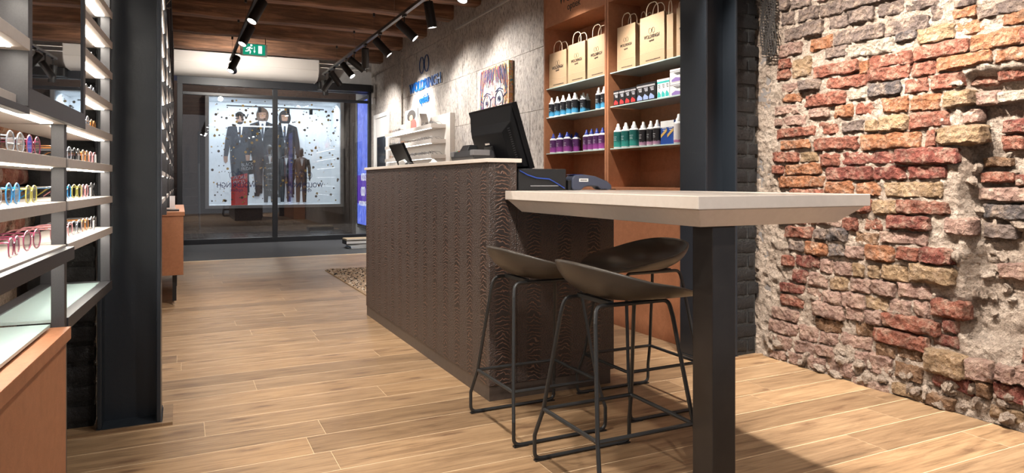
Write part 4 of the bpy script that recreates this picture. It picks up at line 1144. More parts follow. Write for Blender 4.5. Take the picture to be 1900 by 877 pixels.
pshape('painted_highlight', [(-.26,-.02),(-.24,.14),(-.15,.23),(-.05,.17),(-.06,.02),(-.07,-.36),(-.15,-.34)], PALEF, 2)
pshape('painted_highlight', [(.07,-.02),(.08,.16),(.15,.23),(.22,.15),(.22,-.04)], m_noise('painted_blue_highlight', (.30,.40,.44), (.52,.57,.55), 25, .6), 2)
pshape('painted_shadow', [(-.04,-.2),(-.04,.1),(-.01,.2),(.04,.18),(.06,.02),(.06,-.2),(.0,-.24)], PURP, 3)
xl = WX-.060
LN = [MB(o_) for _ in PL]
def stroke(pts, th=.005, c=0): LN[c].tube([(xl, *P2(*p)) for p in pts], th, 5)
def oval(cx, cy, rx, ry, th=.005, n=22): LN[0].tube([(xl, *P2(cx+rx*math.cos(k*2*math.pi/n), cy+ry*math.sin(k*2*math.pi/n))) for k in range(n)], th, 5, True)
E1, E2 = (-.165, -.02), (.155, .0)
for e in (E1, E2):
    oval(e[0], e[1], .098, .10); oval(e[0], e[1]+.01, .038, .028, .003); oval(e[0], e[1]+.01, .012, .014, .006)
    stroke([(e[0]-.09, e[1]+.095), (e[0], e[1]+.125), (e[0]+.09, e[1]+.10)], .006)
    stroke([(e[0]-.05, e[1]-.04), (e[0], e[1]-.05), (e[0]+.05, e[1]-.035)], .003, 1)
stroke([(-.07,.02),(0,.045),(.06,.03)], .006); stroke([(-.262,.0),(-.34,.03)], .006); stroke([(.25,.02),(.34,.06)], .006)
stroke([(-.05,-.2),(-.02,-.24),(.04,-.22)]); stroke([(-.08,-.29),(.0,-.31),(.09,-.29)], .006)
rn = random.Random(4)
for k in range(230):
    x_, y_ = rn.uniform(-.27,.27), rn.uniform(-.36,.24); l_ = rn.uniform(.02,.06); an = rn.uniform(-.5,.5)+1.3
    stroke([(x_, y_), (x_+l_*math.cos(an)*.5+.004, y_+l_*math.sin(an)*.5), (x_+l_*math.cos(an), y_+l_*math.sin(an))], rn.choice([.0009,.0013]), rn.choice([0,1,2,2,3,4,4]))
for k in range(260):
    a0 = rn.uniform(-.34,.34); side = -1 if a0 < .03 else 1; top = rn.uniform(.30,.375); ln = rn.uniform(.06,.16) + max(0, abs(a0)-.2)*1.4
    stroke([(a0, top), (a0+side*.018, top-ln*.5), (a0+side*.034 if abs(a0) < .3 else a0, top-ln)], rn.choice([.0012,.0017,.0022]), rn.choice([0,0,0,1,1,2,3,4]))
for k in range(60):
    a0 = rn.choice([-1,1])*rn.uniform(.27,.36); b0 = rn.uniform(-.37,.2); stroke([(a0, b0), (a0*rn.uniform(.94,1.0), b0+rn.uniform(.05,.11))], .0028, rn.choice([0,1,2,3,4]))
for mb_, m_ in zip(LN, PL): stuff(mb_.build('painted_lines', m_, pt, smooth=True))

# door in the stone wall
dr = struct(MB((WX, 11.45, 0)).box(WX-.045, 11.0, 0, WX-.0055, 11.07, 2.20).build('door_1', WHITE, loc=(WX, 11.45, 0), bevel=.004))
def dp(n_, b, m_): 
    mb = MB((WX,11.45,0)); mb.box(*b); return mb.build(n_, m_, dr, bevel=.003)
dp('door_frame', (WX-.045, 11.86, 0, WX-.0055, 11.93, 2.20), WHITE); dp('door_frame', (WX-.045, 11.07, 2.13, WX-.0055, 11.86, 2.20), WHITE)
dp('door_leaf', (WX-.025, 11.072, 0, WX-.0055, 11.858, 2.128), WHITE); dp('glazing', (WX-.030, 11.2, .2, WX-.0255, 11.75, 1.80), mat('dark_glazing', (.01,.01,.014), .06))
# white wall shelf unit
ws = thing('wall_shelf_unit', 'white wall panel with lit shelves of spectacles below the logo', 'shelf unit', (WX-.05, 9.2, .5)); o_ = ws.location.copy()
PANELW = m_noise('offwhite_lacquer', (.62,.57,.52), (.66,.61,.56), 30, .5)
MB(o_).box(WX-.07, 8.05, .35, WX-.006, 10.22, 1.90).build('back_panel', PANELW, ws, bevel=.002)
WSX = 2.85; WSZ = [.80, .99, 1.18, 1.376, 1.57, 1.763]
STRIP2 = emis('led_strip_soft', (1,.95,.88), 7)
for z in WSZ:
    s_ = MB(o_).box(WSX, 8.2, z-.05, WX-.0705, 10.36, z).build('shelf', GREIGE, ws, bevel=.002)
    MB(o_).box(WSX+.01, 8.27, z-.054, WSX+.035, 10.30, z-.0505).build('led_strip', STRIP2, s_)
pc = thing('photo_card', 'photo card of a woman in red standing on the white shelf', 'photo', (2.93, 9.35, 1.764)); 
PCH = .28
ya_, yb_ = y_on(775, 2.93), y_on(752.5, 2.93); pc.location.y = (ya_+yb_)/2; w2 = (yb_-ya_)/2
def pcard(name, pts, m_, lay): MB().prism([(-a*w2, b*PCH) for a, b in pts], 'x', -.004-.0015*lay, -.003-.0015*(lay-1)).build(name, m_, pc)
MB().box(-.003, -w2, 0, .012, w2, PCH).build('board', mat('card_white', (.80,.78,.76), .6), pc)
pcard('printed_hair', arc(.02,.68,.72,.30,0,360,20)[:-1], HAIRP, 1)
pcard('printed_shoulder', [(-.85,.02),(-.85,.35),(-.55,.48),(-.1,.45),(.1,.2),(.0,.02)], mat('print_warm_skin', (.60,.30,.15), .7), 2)
pcard('printed_dress', [(-.1,.02),(.0,.45),(.3,.50),(.7,.45),(.85,.3),(.85,.02)], mat('print_red', (.60,.05,.04), .7), 3)
pcard('printed_face', arc(.05,.58,.3,.14,0,360,14)[:-1], mat('print_face_tone', (.40,.20,.12), .7), 4)
tag(MB((2.95,8.95,1.764)).prism([(8.74,1.764),(8.90,1.764),(8.90,1.85),(8.82,1.95),(8.74,1.85)], 'x', 2.9, 3.0).build('cardboard_stand', GREIGE, loc=(2.95,8.95,1.764)), 'small pointed grey display stand on the top white shelf', 'display stand')

# ================================================================== EYEWEAR
def glasses_mat(n_, c): return mat('frame_'+n_, c, .25)
GM = {'black': glasses_mat('black', (.012,.012,.014)), 'blue': glasses_mat('blue', (.02,.16,.38)), 'tortoise': glasses_mat('tortoise', (.30,.12,.03)),
      'burgundy': glasses_mat('burgundy', (.14,.02,.05)), 'olive': glasses_mat('olive', (.30,.27,.06)), 'silver': mat('frame_silver', (.6,.6,.62), .25, 1),
      'pink': glasses_mat('pink', (.55,.25,.27)), 'grey': glasses_mat('grey', (.16,.17,.20))}
_gm = {}
def make_glasses(colour, rnd_shape=0):
    key = (colour, rnd_shape)
    if key in _gm: return _gm[key]
    W2, H2, gap = .026, (.021, .024)[rnd_shape], .009; p = (2.8, 2.1)[rnd_shape]; z0 = H2 + .002
    fr = MB(); lens = []
    for s in (-1, 1):
        cx = s*(W2+gap); pts = []
        for k in range(22):
            a = 2*math.pi*k/22; c, sn = math.cos(a), math.sin(a)
            pts.append((cx + W2*math.copysign(abs(c)**(2/p), c), 0, z0 + H2*math.copysign(abs(sn)**(2/p), sn)))
        fr.tube(pts, .0017, 6, True)
        lens.append(MB().loft([[(q[0], h, q[2]) for q in pts] for h in (-.0006, .0006)]))
    fr.tube([(-gap,0,z0+.006),(0,0,z0+.009),(gap,0,z0+.006)], .0018, 6)
    tm = [MB().tube(fillet([(s*(2*W2+gap), .0, z0+.012), (s*(2*W2+gap+.004), .008, z0+.013), (s*(2*W2+gap+.003), .095, z0+.012), (s*(2*W2+gap), .135, .003)], .012, 3), .0019, 6) for s in (-1, 1)]
    _gm[key] = (fr.mesh('frame', GM[colour], True), [l_.mesh('lens', LENS) for l_ in lens], [a_.mesh('temple', GM[colour], True) for a_ in tm])
    return _gm[key]
def glasses(colour, shape_, loc, rz, label, group, parts=True):
    """spectacles lying open: front faces local -y"""
    t = thing('spectacles', label, 'spectacles', loc, rz, group)
    f, ls, ts = make_glasses(colour, shape_)
    link('frame', f, t)
    for m_ in ts: link('temple', m_, t)
    if parts:
        for m_ in ls: link('lens', m_, t)
    return t
rn = random.Random(11)
def rack_pt(s, n, z): v = SO + SD*s + SN*n; return (v.x, v.y, z)
cols = ['black','tortoise','grey','blue','silver','burgundy','olive','pink']
rowcol = {0: ['pink','pink','grey','tortoise','silver'], 1: ['silver','blue','olive','pink','black'], 2: ['tortoise','grey','black','tortoise','pink'], 3: ['grey','silver','black','grey','tortoise']}
for r, z in enumerate(SHZ[:8]):
    for k in range(5):
        s = .13 + k*.15 + rn.uniform(-.008,.008)
        if z > 1.2 and s < .4: continue
        c = rowcol.get(r, ['black','grey','tortoise','black','grey'])[k]
        glasses(c, rn.choice([0,1]), rack_pt(s, -.05, z+.0265), SROT + rn.uniform(-.06,.06),
                f'{c} spectacles, {ORD[k]} pair on {ORD[r]} shelf up beside left steel column', 'spectacles on the rack beside the column')
for r, z in enumerate(SHZ[:4]):
    for k in range(4):
        s = -.15 - k*.17 + rn.uniform(-.02,.02)
        c = [['burgundy','burgundy','tortoise','burgundy'], ['olive','blue','silver','black'], ['burgundy','grey','black','black'], ['grey','black','tortoise','black']][r][k]
        glasses(c, rn.choice([0,1]), rack_pt(s, -.045, z+.0265), SROT + rn.uniform(-.1,.1),
                f'{c} spectacles, {ORD[k]} pair on {ORD[r]} shelf up of nearest rack', 'spectacles on the nearest rack')
for r, z in enumerate(SHZ[4:6]):
    for k in range(2):
        glasses('black' if k else 'grey', 0, rack_pt(-.56-.15*k, -.05, z+.0265), SROT+.1, f'large {"black" if k else "grey"} spectacles on shelf {ORD[r+4]} up left of mirror', 'spectacles on the nearest rack')
for r, z in enumerate(WSZ[3:]):
    n_ = 0
    for k in range(13):
        yy = 8.34 + k*.155
        if r == 2 and ya_-.1 < yy < yb_+.1 or (r == 2 and 8.66 < yy < 8.98): continue
        c = rn.choice(['black','black','grey','tortoise','silver'])
        glasses(c, rn.choice([0,1]), (WSX+.045, yy, z+.0005), -math.pi/2 + rn.uniform(-.1,.1), f'{c} spectacles, {ORD[n_]} from the near end, on {["third","second","top"][r]} wall shelf', 'spectacles on the white wall shelves', False)
        n_ += 1
n_ = 0
for k, (ya, yb) in enumerate(((3.75,5.2),(5.2,6.65),(6.65,8.1))):
    for j in range(2, 6):
        for q in range(2):
            c = rn.choice(['black','grey','tortoise'])
            glasses(c, 0, (FX-.03, ya+.35+q*.5, .90+.16*j+.0245), math.pi/2, f'{c} spectacles, {ORD[q]} pair on {ORD[j]} shelf of {ORD[k]} tall rack', 'spectacles on the tall racks', False)
# white price tags standing between the spectacles
for k, (s, r) in enumerate(((.62,0),(.56,1),(.66,2))):
    t_ = MB(rack_pt(s, -.03, SHZ[r]+.0265)); p = Vector(t_.org)
    mb = MB(); mb.box(-.013, -.001, 0, .013, .001, .034); o = mb.build('price_tag', WHITEPL, loc=p); o.rotation_euler = (0,0,SROT)
    tag(o, f'small white price tag on the {ORD[r]} shelf up beside the left column', 'price tag', 'price tags on the rack')
# ================================================================== PRODUCTS IN THE CABINETS
S1, S2, S3 = 1.8155, 1.5705, 1.2655        # shelf tops: bags, middle, lower
HANDLE = mat('twisted_paper_cord', (.62,.50,.36), .8); KRAFTSIDE = KRAFT
def bag(u0, u1, vtop, X, label, z0=S1, tilt=0, lettering=True, dep=.11, big=False):
    ya, yb = y_on(u1, X), y_on(u0, X); yc = (ya+yb)/2; w = (yb-ya)/2; d = yb*CT + X*ST
    h = HC + (HORIZON - vtop)/FPX*((X*ST + yc*CT)) - z0
    t = thing('paper_bag', label, 'paper bag', (X, yc, z0+.0008), tilt, 'printed kraft paper bags on the upper glass shelves')
    # body: slightly tapering, creased sides
    n = .012
    mb = MB()
    def ring(z, ww, dd, pinch): return [(0,-ww,z),(0,ww,z),(dd*.5,ww-pinch,z),(dd,ww,z),(dd,-ww,z),(dd*.5,-ww+pinch,z)]
    mb.loft([ring(0,w,dep,.0), ring(h*.2,w,dep*.95,.004), ring(h*.6,w*.985,dep*.75,.018), ring(h,w*.97,dep*.55,.022)], cap=False)
    mb.add([(0,-w,0),(0,w,0),(dep,w,0),(dep,-w,0)], [(0,1,2,3)])
    mb.build('bag_body', KRAFT, t)
    MB().box(-.0008, -w*.985, h*.24, -.0001, w*.985, h*.243).build('bottom_fold', HANDLE, t)
    hw = w*.48
    for dx in (.004, dep*.52):
        MB().tube(fillet([(dx,-hw,h-.03),(dx,-hw*.95,h+.055),(dx,-hw*.5,h+.085),(dx,hw*.5,h+.085),(dx,hw*.95,h+.055),(dx,hw,h-.03)], .03, 4), .0032, 6).build('handle', HANDLE, t, smooth=True)
    if lettering:
        text('bag_lettering', 'WOLDRINGH', w*1.25, w*.19, PRINT, FACE_MX, (-.0018, 0, h*.56), t, .001)
        text('bag_lettering', 'optiek', w*.42, w*.15, PRINT, FACE_MX, (-.0018, 0, h*.47), t, .001)
        glasses_rings('bag_emblem', (-.0018, 0, h*.68), w*.12, PRINT, FACE_MX, t, .0009)
        text('bag_lettering', 'WWW.WOLDRINGH.NL', w*1.2, w*.06, PRINT, FACE_MX, (-.0018, -w*.1, h*.07), t, .001)
    return t
bag(1019, 1051, 96, 2.83, 'brightly lit kraft bag at the stone-wall end of the bag shelf')
bag(1054, 1086, 80, 2.83, 'middle of three kraft bags in the left cabinet')
bag(1090, 1124, 67, 2.83, 'kraft bag beside the divider in the left cabinet')
bag(1145, 1179, 47, 2.84, 'kraft bag at the left end of the right cabinet')
bag(1187, 1233, 28, 2.83, 'largest printed kraft bag in the middle of the right cabinet')
bag(1184, 1202, 44, 2.97, 'kraft bag half hidden behind the largest bag', lettering=False)
bag(1237, 1249, 26, 2.84, 'narrow kraft bag standing sideways right of the largest bag', lettering=False, dep=.16)
bag(1255, 1285, 11, 2.83, 'tall kraft bag partly hidden by the steel column')
tag(MB((3.05, 4.3, S1)).box(3.02, 4.22, S1+.001, 3.07, 4.40, S1+.36).build('white_carton', WHITEPL, loc=(3.05,4.3,S1)), 'white carton behind the bag next to the cabinet divider', 'carton')

def m_label(name, base, accent, z0, z1, streak=True):
    """printed bottle label: base colour with an accent motif"""
    m = mat(name, base, .4); t = NT(m); v = t.coord('Object', (1,1,1))
    sx = t.n('ShaderNodeSeparateXYZ'); co = t.n('ShaderNodeTexCoord'); t.l(co.outputs['Object'], sx.inputs[0])
    nz = t.noise(t.coord('Object', (60,60,25)), 1, 3)
    zn = t.math('ADD', t.math('DIVIDE', t.math('SUBTRACT', sx.outputs['Z'], z0), z1-z0), t.math('MULTIPLY', t.math('SUBTRACT', nz, .5), .5))
    f = t.ramp(zn, [(0,(1,1,1)), (.30,(.8,.8,.8)), (.42,(0,0,0))])
    t.color(t.mix(f, base, accent)); return m
def make_bottle(key, label_mat, cap_mat, body_mat, r, h, capstyle):
    t = thing('solution_bottle', 'bottle', 'bottle')
    hb = h*.72
    MB().lathe([(r*.96,0),(r,.004),(r,hb-.006),(r*.9,hb),(r*.42,hb+.008),(r*.42,hb+.014)], n=20).build('bottle_body', body_mat, t, smooth=40)
    MB().lathe([(r*1.012,h*.05),(r*1.012,hb*.92)], n=20, cap=False).build('label', label_mat, t, smooth=True)
    if capstyle == 'nozzle':
        MB().lathe([(r*.62,hb+.004),(r*.6,hb+h*.10),(r*.36,hb+h*.16),(r*.26,h*.985),(r*.18,h)], n=14).build('cap', cap_mat, t, smooth=50)
    else:
        MB().lathe([(r*.55,hb+.004),(r*.52,hb+h*.12),(r*.30,hb+h*.15),(r*.24,h*.97),(r*.15,h)], n=14).build('cap', cap_mat, t, smooth=50)
    # three small lines of print on the label front
    for k, (zz, ww) in enumerate(((.62,.9),(.52,.7),(.44,.8))):
        a0 = math.pi - ww*.6; pts = [(r*1.022*math.cos(a0+ww*1.2*j/6), r*1.022*math.sin(a0+ww*1.2*j/6)) for j in range(7)]
        mb = MB(); mb.loft([[(x, yv, z_) for x, yv in pts] for z_ in (hb*zz, hb*zz+h*.012)], cap=False, closed=False); mb.build('label_print', SHIRTP, t)
    return t
WB = mat('white_bottle', (.80,.80,.80), .35)
PROTO = {
 'black': make_bottle('black', m_label('label_black_blue', (.012,.012,.016), (.08,.40,.70), .01, .10), WHITEPL, WB, .026, .168, 'nozzle'),
 'purple': make_bottle('purple', m_label('label_purple_magenta', (.075,.018,.095), (.30,.05,.28), .02, .10), mat('blue_cap', (.02,.04,.30), .35), WB, .030, .165, 'point'),
 'green': make_bottle('green', m_label('label_green_teal', (.006,.11,.10), (.03,.28,.24), .02, .10), WHITEPL, WB, .032, .178, 'nozzle'),
 'flower': make_bottle('flower', m_label('label_black_flower', (.014,.012,.014), (.55,.30,.45), .005, .07), WHITEPL, WB, .028, .168, 'nozzle'),
 'pink': make_bottle('pink', m_label('label_white_pink', (.75,.72,.72), (.42,.06,.25), .005, .06), WHITEPL, WB, .032, .19, 'nozzle'),
}
first = {k: True for k in PROTO}
def put_bottle(kind, x, y, z, label, group):
    rz = random.uniform(-.25,.25)
    if first[kind]:
        o = PROTO[kind]; first[kind] = False; o.location = (x, y, z+.0006); o.rotation_euler = (0,0,rz); o['label'] = label; o['group'] = group
    else: dup(PROTO[kind], (x, y, z+.0006), rz, label, group)
def row(kind, us, X, z, desc, where, group):
    for k, u in enumerate(us):
        put_bottle(kind, X + random.uniform(-.004,.004), y_on(u, X), z, f'{desc}, {ORD[k]} from left {where}', group)
row('black', (1024,1034.5,1045,1055.5,1066), 2.845, S2, 'white-capped black and blue bottle', 'in front row, middle shelf', 'black and blue bottles')
row('black', (1070,1082), 2.905, S2, 'white-capped black and blue bottle', 'in second row, middle shelf', 'black and blue bottles')
row('black', (1056,1067,1079,1090), 2.97, S2, 'white-capped black and blue bottle', 'in back row, middle shelf', 'black and blue bottles')
row('black', (1111.5,1121.5), 2.86, S2, 'white-capped black and blue bottle', 'beside the cabinet divider', 'black and blue bottles')
row('purple', (1026.5,1039.5,1053), 2.845, S3, 'purple bottle with blue cap', 'in front row of left group', 'purple bottles')
row('purple', (1043,1056,1069), 2.925, S3, 'purple bottle with blue cap', 'in second row of left group', 'purple bottles')
row('purple', (1047,1060,1072), 2.995, S3, 'purple bottle with blue cap', 'in back row of left group', 'purple bottles')
row('purple', (1088,1098,1108,1118), 2.855, S3, 'purple bottle with blue cap', 'beside the cabinet divider', 'purple bottles')
row('green', (1146.5,1161.5,1177), 2.850, S3, 'dark green bottle with white cap', 'in front row', 'green bottles')
row('green', (1162,1178,1194), 2.93, S3, 'dark green bottle with white cap', 'in back row', 'green bottles')
row('flower', (1194,1207,1220), 2.85, S3, 'black bottle with flower print', 'in front row', 'flower print bottles')
row('flower', (1208,1221), 2.93, S3, 'black bottle with flower print', 'in back row', 'flower print bottles')
row('pink', (1260,1276), 2.86, S3, 'white bottle with pink label', 'next to the steel column', 'white and pink bottles')
# cartons
def carton(u, X, z, w, d, h, base, band, label, motif=None, rz=0, dz=0):
    yc = y_on(u, X)
    t = thing('carton', label, 'carton', (X+d/2, yc, z+dz+.0006), rz, 'boxed products in the right cabinet')
    MB().box(-d/2, -w/2, 0, d/2, w/2, h).build('box', base, t, bevel=.001)
    MB().box(-d/2-.0006, -w/2+.001, h*.78, -d/2-.0001, w/2-.001, h*.88).build('brand_band', band, t)
    if motif:
        MB().prism([(-w*.38+w*.76*a, h*b) for a, b in ((0,.06),(1,.06),(1,.22),(.7,.38),(.35,.30),(0,.2))], 'x', -d/2-.0007, -d/2-.0001).build('printed_motif', motif, t)
    for k, zz in enumerate((.68, .60, .53)):
        MB().box(-d/2-.0006, -w*.3, h*zz, -d/2-.0001, w*(.25-.08*k), h*zz+.004).build('printed_line', SHIRTP if base is not WHITEPL else PRINT, t)
    return t
BLKC = mat('carton_black', (.02,.018,.02), .4); REDM = mat('carton_red', (.60,.05,.05), .4); BLUM = mat('carton_blue_splash', (.35,.45,.75), .4); TEAL = mat('carton_teal', (.05,.50,.48), .4)
BLUC = mat('carton_blue', (.01,.06,.30), .4); GOLDM = mat('carton_gold', (.65,.42,.12), .4); GREYB = mat('carton_grey_band', (.45,.45,.47), .5)
for k, u in enumerate((1143, 1153.5, 1164, 1174.5)):
    carton(u, 2.82, S2, .064, .10, .108, BLKC, GREYB, f'black carton with red motif, {ORD[k]} from left', REDM)
for k, u in enumerate((1187, 1198, 1209)):
    carton(u, 2.82, S2, .072, .10, .118, BLKC, GREYB, f'black carton with pale blue motif, {ORD[k]} from left', BLUM)
for k, u in enumerate((1223, 1230.5, 1238)):
    carton(u, 2.835, S2, .044, .12, .125, WHITEPL, TEAL, f'teal and white carton, {ORD[k]} from left', TEAL)
PURL = mat('carton_purple_green', (.30,.20,.50), .4)
carton(1258, 2.835, S2, .16, .12, .085, WHITEPL, GREYB, 'wide white carton, lower of two beside the steel column', PURL)
carton(1258, 2.835, S2, .16, .12, .085, WHITEPL, GREYB, 'wide white carton, upper of two beside the steel column', PURL, dz=.086)
for k, u in enumerate((1232, 1244)):
    c_ = carton(u, 2.845, S3, .068, .07, .155, BLUC, WHITEPL, f'blue carton with gold ribbon, {ORD[k]} from left', None)
    MB().prism([(.03,.045),(-.03,.085),(-.03,.105),(.03,.065)], 'x', -.037, -.0352).build('gold_ribbon', GOLDM, c_)
    MB().box(-.0358, -.034, .112, -.0351, .034, .1545).build('white_top', WHITEPL, c_)

# ================================================================== ON THE COUNTER
# monitor seen from behind
mo = thing('monitor', 'black flat monitor seen from behind on the reception counter', 'monitor', (1.585, 3.32, 1.0875))
ang = -math.atan2(.10, .32)
Mt = Matrix.Rotation(ang, 4, 'Y')
def mpart(name, mb, m_, **k): mb.xform(Mt); return mb.build(name, m_, mo, **k)
MO = mat('monitor_black', (.006,.006,.007), .5, spec=.15)
mpart('screen_bezel', MB().box(-.005, -.285, .0, .022, .285, .345), MO, bevel=.003)
mpart('screen', MB().box(.0222, -.27, .015, .0235, .27, .33), mat('screen_dark', (.01,.012,.016), .1))
mpart('rear_shell', MB().loft([[(-.0052,-.27,.012),(-.0052,.27,.012),(-.0052,.27,.335),(-.0052,-.27,.335)], [(-.028,-.262,.02),(-.028,.262,.02),(-.028,.262,.26),(-.028,-.262,.26)], [(-.062,-.20,.03),(-.062,.20,.03),(-.062,.20,.215),(-.062,-.20,.215)]]), MO, bevel=.004)
for k in range(16):
    mpart('vent_slot', MB().box(-.048, -.2465, .05+k*.0115, -.030, -.2425, .056+k*.0115), BLACK)
mpart('mount_plate', MB().box(-.075, -.05, .06, -.0622, .05, .15), BLACK, bevel=.003)
mpart('name_plate', MB().box(-.07, -.03, .158, -.0622, .03, .168), CHROME)
MB().loft([[(-.12,-.045,.018),(-.12,.045,.018),(-.06,.045,.018),(-.06,-.045,.018)], [(-.125,-.04,.06),(-.125,.04,.06),(-.08,.04,.06),(-.08,-.04,.06)], [(-.10,-.04,.13),(-.10,.04,.13),(-.078,.04,.13),(-.078,-.04,.13)]]).build('stand', MO, mo, bevel=.004)
MB().box(-.125, -.10, -.001, -.03, .12, .018).build('stand_base', MO, mo, bevel=.006)
# riser box on the desk
rs = thing('cash_drawer', 'black steel riser box on the desk under the monitor', 'box', (1.62, 3.05, .9808)); 
MB().box(-.165, -.13, 0, .10, .55, .105).build('body', mat('riser_black', (.014,.015,.017), .45), rs, bevel=.004)
MB().box(-.10, -.1305, .02, .06, -.130, .024).build('slot', CHROME, rs)
MB().tube([(-.16,-.135,.095),(-.12,-.137,.075),(-.07,-.139,.06),(0,-.138,.055),(.05,-.138,.03),(.085,-.138,.01)], .003, 6).build('blue_cable', mat('cable_blue', (.03,.08,.40), .4), rs, smooth=True)
# receipt printer on the ledge
pr = thing('receipt_printer', 'grey and black receipt printer on the counter ledge', 'printer', (1.37, 3.29, 1.1325))
MB().loft([[(-.055,-.155,0),(.055,-.155,0),(.055,.155,0),(-.055,.155,0)], [(-.06,-.16,.02),(.06,-.16,.02),(.06,.16,.02),(-.06,.16,.02)], [(-.05,-.15,.05),(.055,-.15,.05),(.055,.15,.05),(-.05,.15,.05)]]).build('body', mat('printer_black', (.02,.02,.022), .4), pr, bevel=.006)
GRP = mat('printer_grey', (.16,.155,.16), .4)
MB().box(-.062, -.163, .022, .03, -.115, .0505).build('end_trim', GRP, pr, bevel=.004); MB().box(-.062, .115, .022, .03, .163, .0505).build('end_trim', GRP, pr, bevel=.004)
MB().loft([[(-.02,.03,.05),(.05,.03,.05),(.05,.14,.05),(-.02,.14,.05)], [(0,.04,.085),(.045,.04,.085),(.045,.13,.085),(0,.13,.085)]]).build('paper_lid', mat('lid_black', (.015,.015,.016), .35), pr, bevel=.004)
for k, c in enumerate(((.6,.05,.03),(.05,.4,.1))): MB().lathe([(.005,.0505),(.005,.054)], (-.035, .10+.02*k, 0), 8).build('button', mat(f'button_{k}', c, .4), pr)
# card terminal
ct = thing('card_terminal', 'blue-grey card payment terminal lying by the table end', 'card terminal', (1.855, 2.95, .9808), math.radians(-4))
CTB = mat('terminal_slate', (.065,.075,.115), .4)
MB().prism([(-.10,.012),(-.10,.06),(-.085,.075),(-.03,.078),(.03,.07),(.10,.045),(.125,.025),(.125,.005),(.11,0),(.07,.002),(.05,.018),(.0,.022),(-.03,.016),(-.05,0),(-.09,0)], 'y', -.042, .042).build('housing', CTB, ct, bevel=.006)
MB().box(-.118, -.032, .0, -.0985, .032, .05).build('cradle', BLACK, ct, bevel=.003)
MB().box(-.095, -.034, .076, -.035, .034, .0785).build('display_cover', mat('terminal_blue', (.01,.04,.22), .2), ct, bevel=.001)
MB().box(-.062, -.0445, .042, -.012, -.042, .058).build('sticker', WHITEPL, ct)
for k in range(6): MB().box(-.056+k*.0065, -.0449, .047, -.0515+k*.0065, -.0444, .053).build('sticker_print', PRINT, ct)
MB().tube([(.15,.05,.003),(.16,-.02,.003),(.06,-.05,.003)], .002, 5).build('cable', BLACK, ct, smooth=True)
# tilted tablet at the far end
tb2 = thing('tablet_display', 'tilted black and white customer display on the far counter end', 'screen', (1.60, 4.93, .9808))
ys, ye = -.16, .16
Mt2 = Matrix.Translation((0,0,.0)) @ Matrix.Rotation(-.45, 4, 'Y')
def tpart(name, mb, m_, **k): mb.xform(Mt2); return mb.build(name, m_, tb2, **k)
tpart('panel', MB().box(-.012, -.17, .03, .008, .17, .36), MO, bevel=.004)
tpart('rear_cover', MB().prism([(-.13,.03),(.13,.03),(.13,.15),(.05,.23),(-.08,.24),(-.13,.2)], 'x', -.03, -.0125), WHITEPL, bevel=.004)
MB().box(-.10, -.12, 0, .08, .12, .03).build('base', WHITEPL, tb2, bevel=.004)
tag(MB().lathe([(.02,0),(.03,.006),(.026,.016),(.01,.022)], n=14).build('bell_button', BLACK, loc=(1.37,4.38,1.1325), smooth=True), 'small black button on the cream counter ledge', 'button')
tag(MB().loft([[(-.03,-.03,0),(.03,-.03,0),(.03,.03,0),(-.03,.03,0)],[(-.02,-.01,.012),(.02,-.02,.01),(.025,.02,.014),(-.01,.02,.012)],[(-.004,-.004,.03),(.004,-.004,.03),(.004,.004,.028),(-.004,.004,.03)]]).build('crumpled_tissue', WHITEPL, loc=(1.38,3.93,1.1325), smooth=True), 'crumpled white tissue on the cream counter ledge', 'tissue')

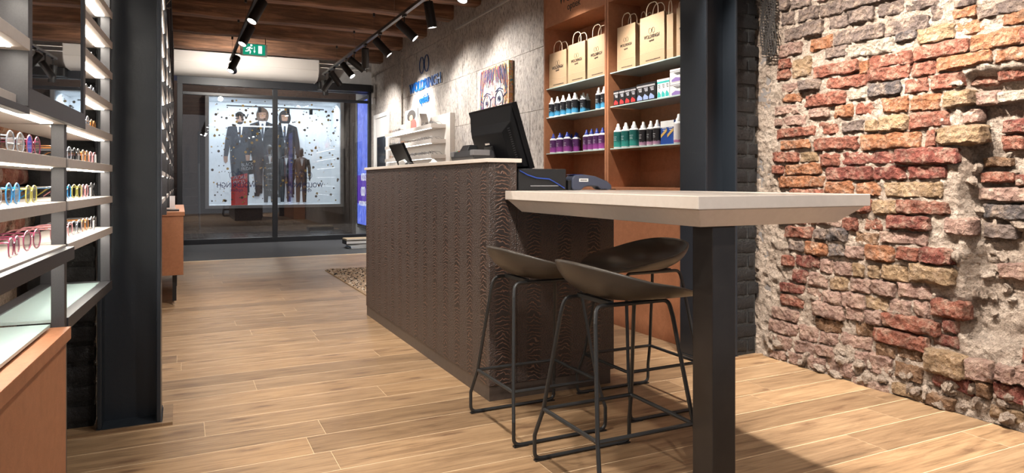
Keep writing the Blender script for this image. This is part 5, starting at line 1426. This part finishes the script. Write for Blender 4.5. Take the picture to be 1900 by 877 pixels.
# ================================================================== FLOOR OBJECTS
RUGM = m_noise('speckled_wool', (.035,.028,.024), (.46,.36,.27), 90, .95, .9, .012, 2)
rug = thing('wool_rug', 'speckled brown and cream looped wool rug behind the counter', 'rug', (2.1, 6.9, .001)); o_ = rug.location.copy()
MB(o_).box(1.50, 5.75, .001, 2.72, 8.02, .010).build('backing', mat('rug_edge', (.35,.24,.14), .9), rug)
tuft = MB(o_); rn = random.Random(9)
for k in range(5200):
    x, yy = rn.uniform(1.51,2.71), rn.uniform(5.76,8.0); s_ = rn.uniform(.008,.015); a = rn.uniform(0,3.14)
    c, sn = math.cos(a)*s_, math.sin(a)*s_; hz = rn.uniform(.016,.024); tuft.mi = rn.choice([0,0,1,2])
    tuft.add([(x-c-sn*.6,yy-sn+c*.6,.009),(x+c-sn*.6,yy+sn+c*.6,.009),(x+c+sn*.6,yy+sn-c*.6,.009),(x-c+sn*.6,yy-sn-c*.6,.009),(x-c*.7,yy-sn*.7,hz),(x+c*.7,yy+sn*.7,hz)], [(0,1,5,4),(2,3,4,5),(1,2,5),(3,0,4)])
stuff(tuft.build('wool_loops', [mat('wool_tan', (.42,.31,.22), .95), mat('wool_dark', (.05,.04,.035), .95), mat('wool_cream', (.60,.50,.40), .95)], rug))
# stack of books and magazines by the window
zz = .003; rn = random.Random(6)
for k, (h, c, w, lb_) in enumerate(((.012,(.75,.73,.70),.36,'lowest white magazine in the floor stack by the window'), (.010,(.10,.22,.42),.37,'blue magazine second from bottom of the floor stack'),
        (.012,(.78,.76,.72),.34,'white magazine third from bottom of the floor stack'), (.010,(.30,.45,.60),.38,'pale blue magazine in the middle of the floor stack'),
        (.014,(.70,.66,.60),.40,'cream magazine under the black book on the floor stack'), (.065,(.01,.01,.012),.48,'thick black book near the top of the floor stack'),
        (.022,(.55,.42,.26),.47,'tan book on top of the floor stack'))):
    t = thing('book', lb_, 'book', (2.52, 10.62, zz), rn.uniform(-.12,.12) if k < 5 else 0, 'books and magazines stacked by the window')
    MB().box(-w/2, -.15, 0, w/2, .15, h).build('cover', mat(f'cover_{k}', c, .5), t); MB().box(-w/2+.004, -.1512, h*.2, w/2-.004, -.1501, h*.8).build('pages', WHITEPL, t)
    zz += h + .0006
# dried grass tuft on the second tall rack
t = thing('dried_plant', 'small dried grass tuft at the top of the tall racks', 'plant', (FX-.06, 5.9, 2.205))
MB().lathe([(.03,0),(.035,.05),(.03,.08)], n=12).build('pot', GREIGE, t, smooth=True)
rn = random.Random(8)
for k in range(14):
    a, b = rn.uniform(0,6.28), rn.uniform(.03,.12)
    MB().tube([(0,0,.07),(b*.4*math.cos(a),b*.4*math.sin(a),.16),(b*math.cos(a),b*math.sin(a),rn.uniform(.12,.26))], [.004,.003,.001], 5).build('blade', HANDLE, t)
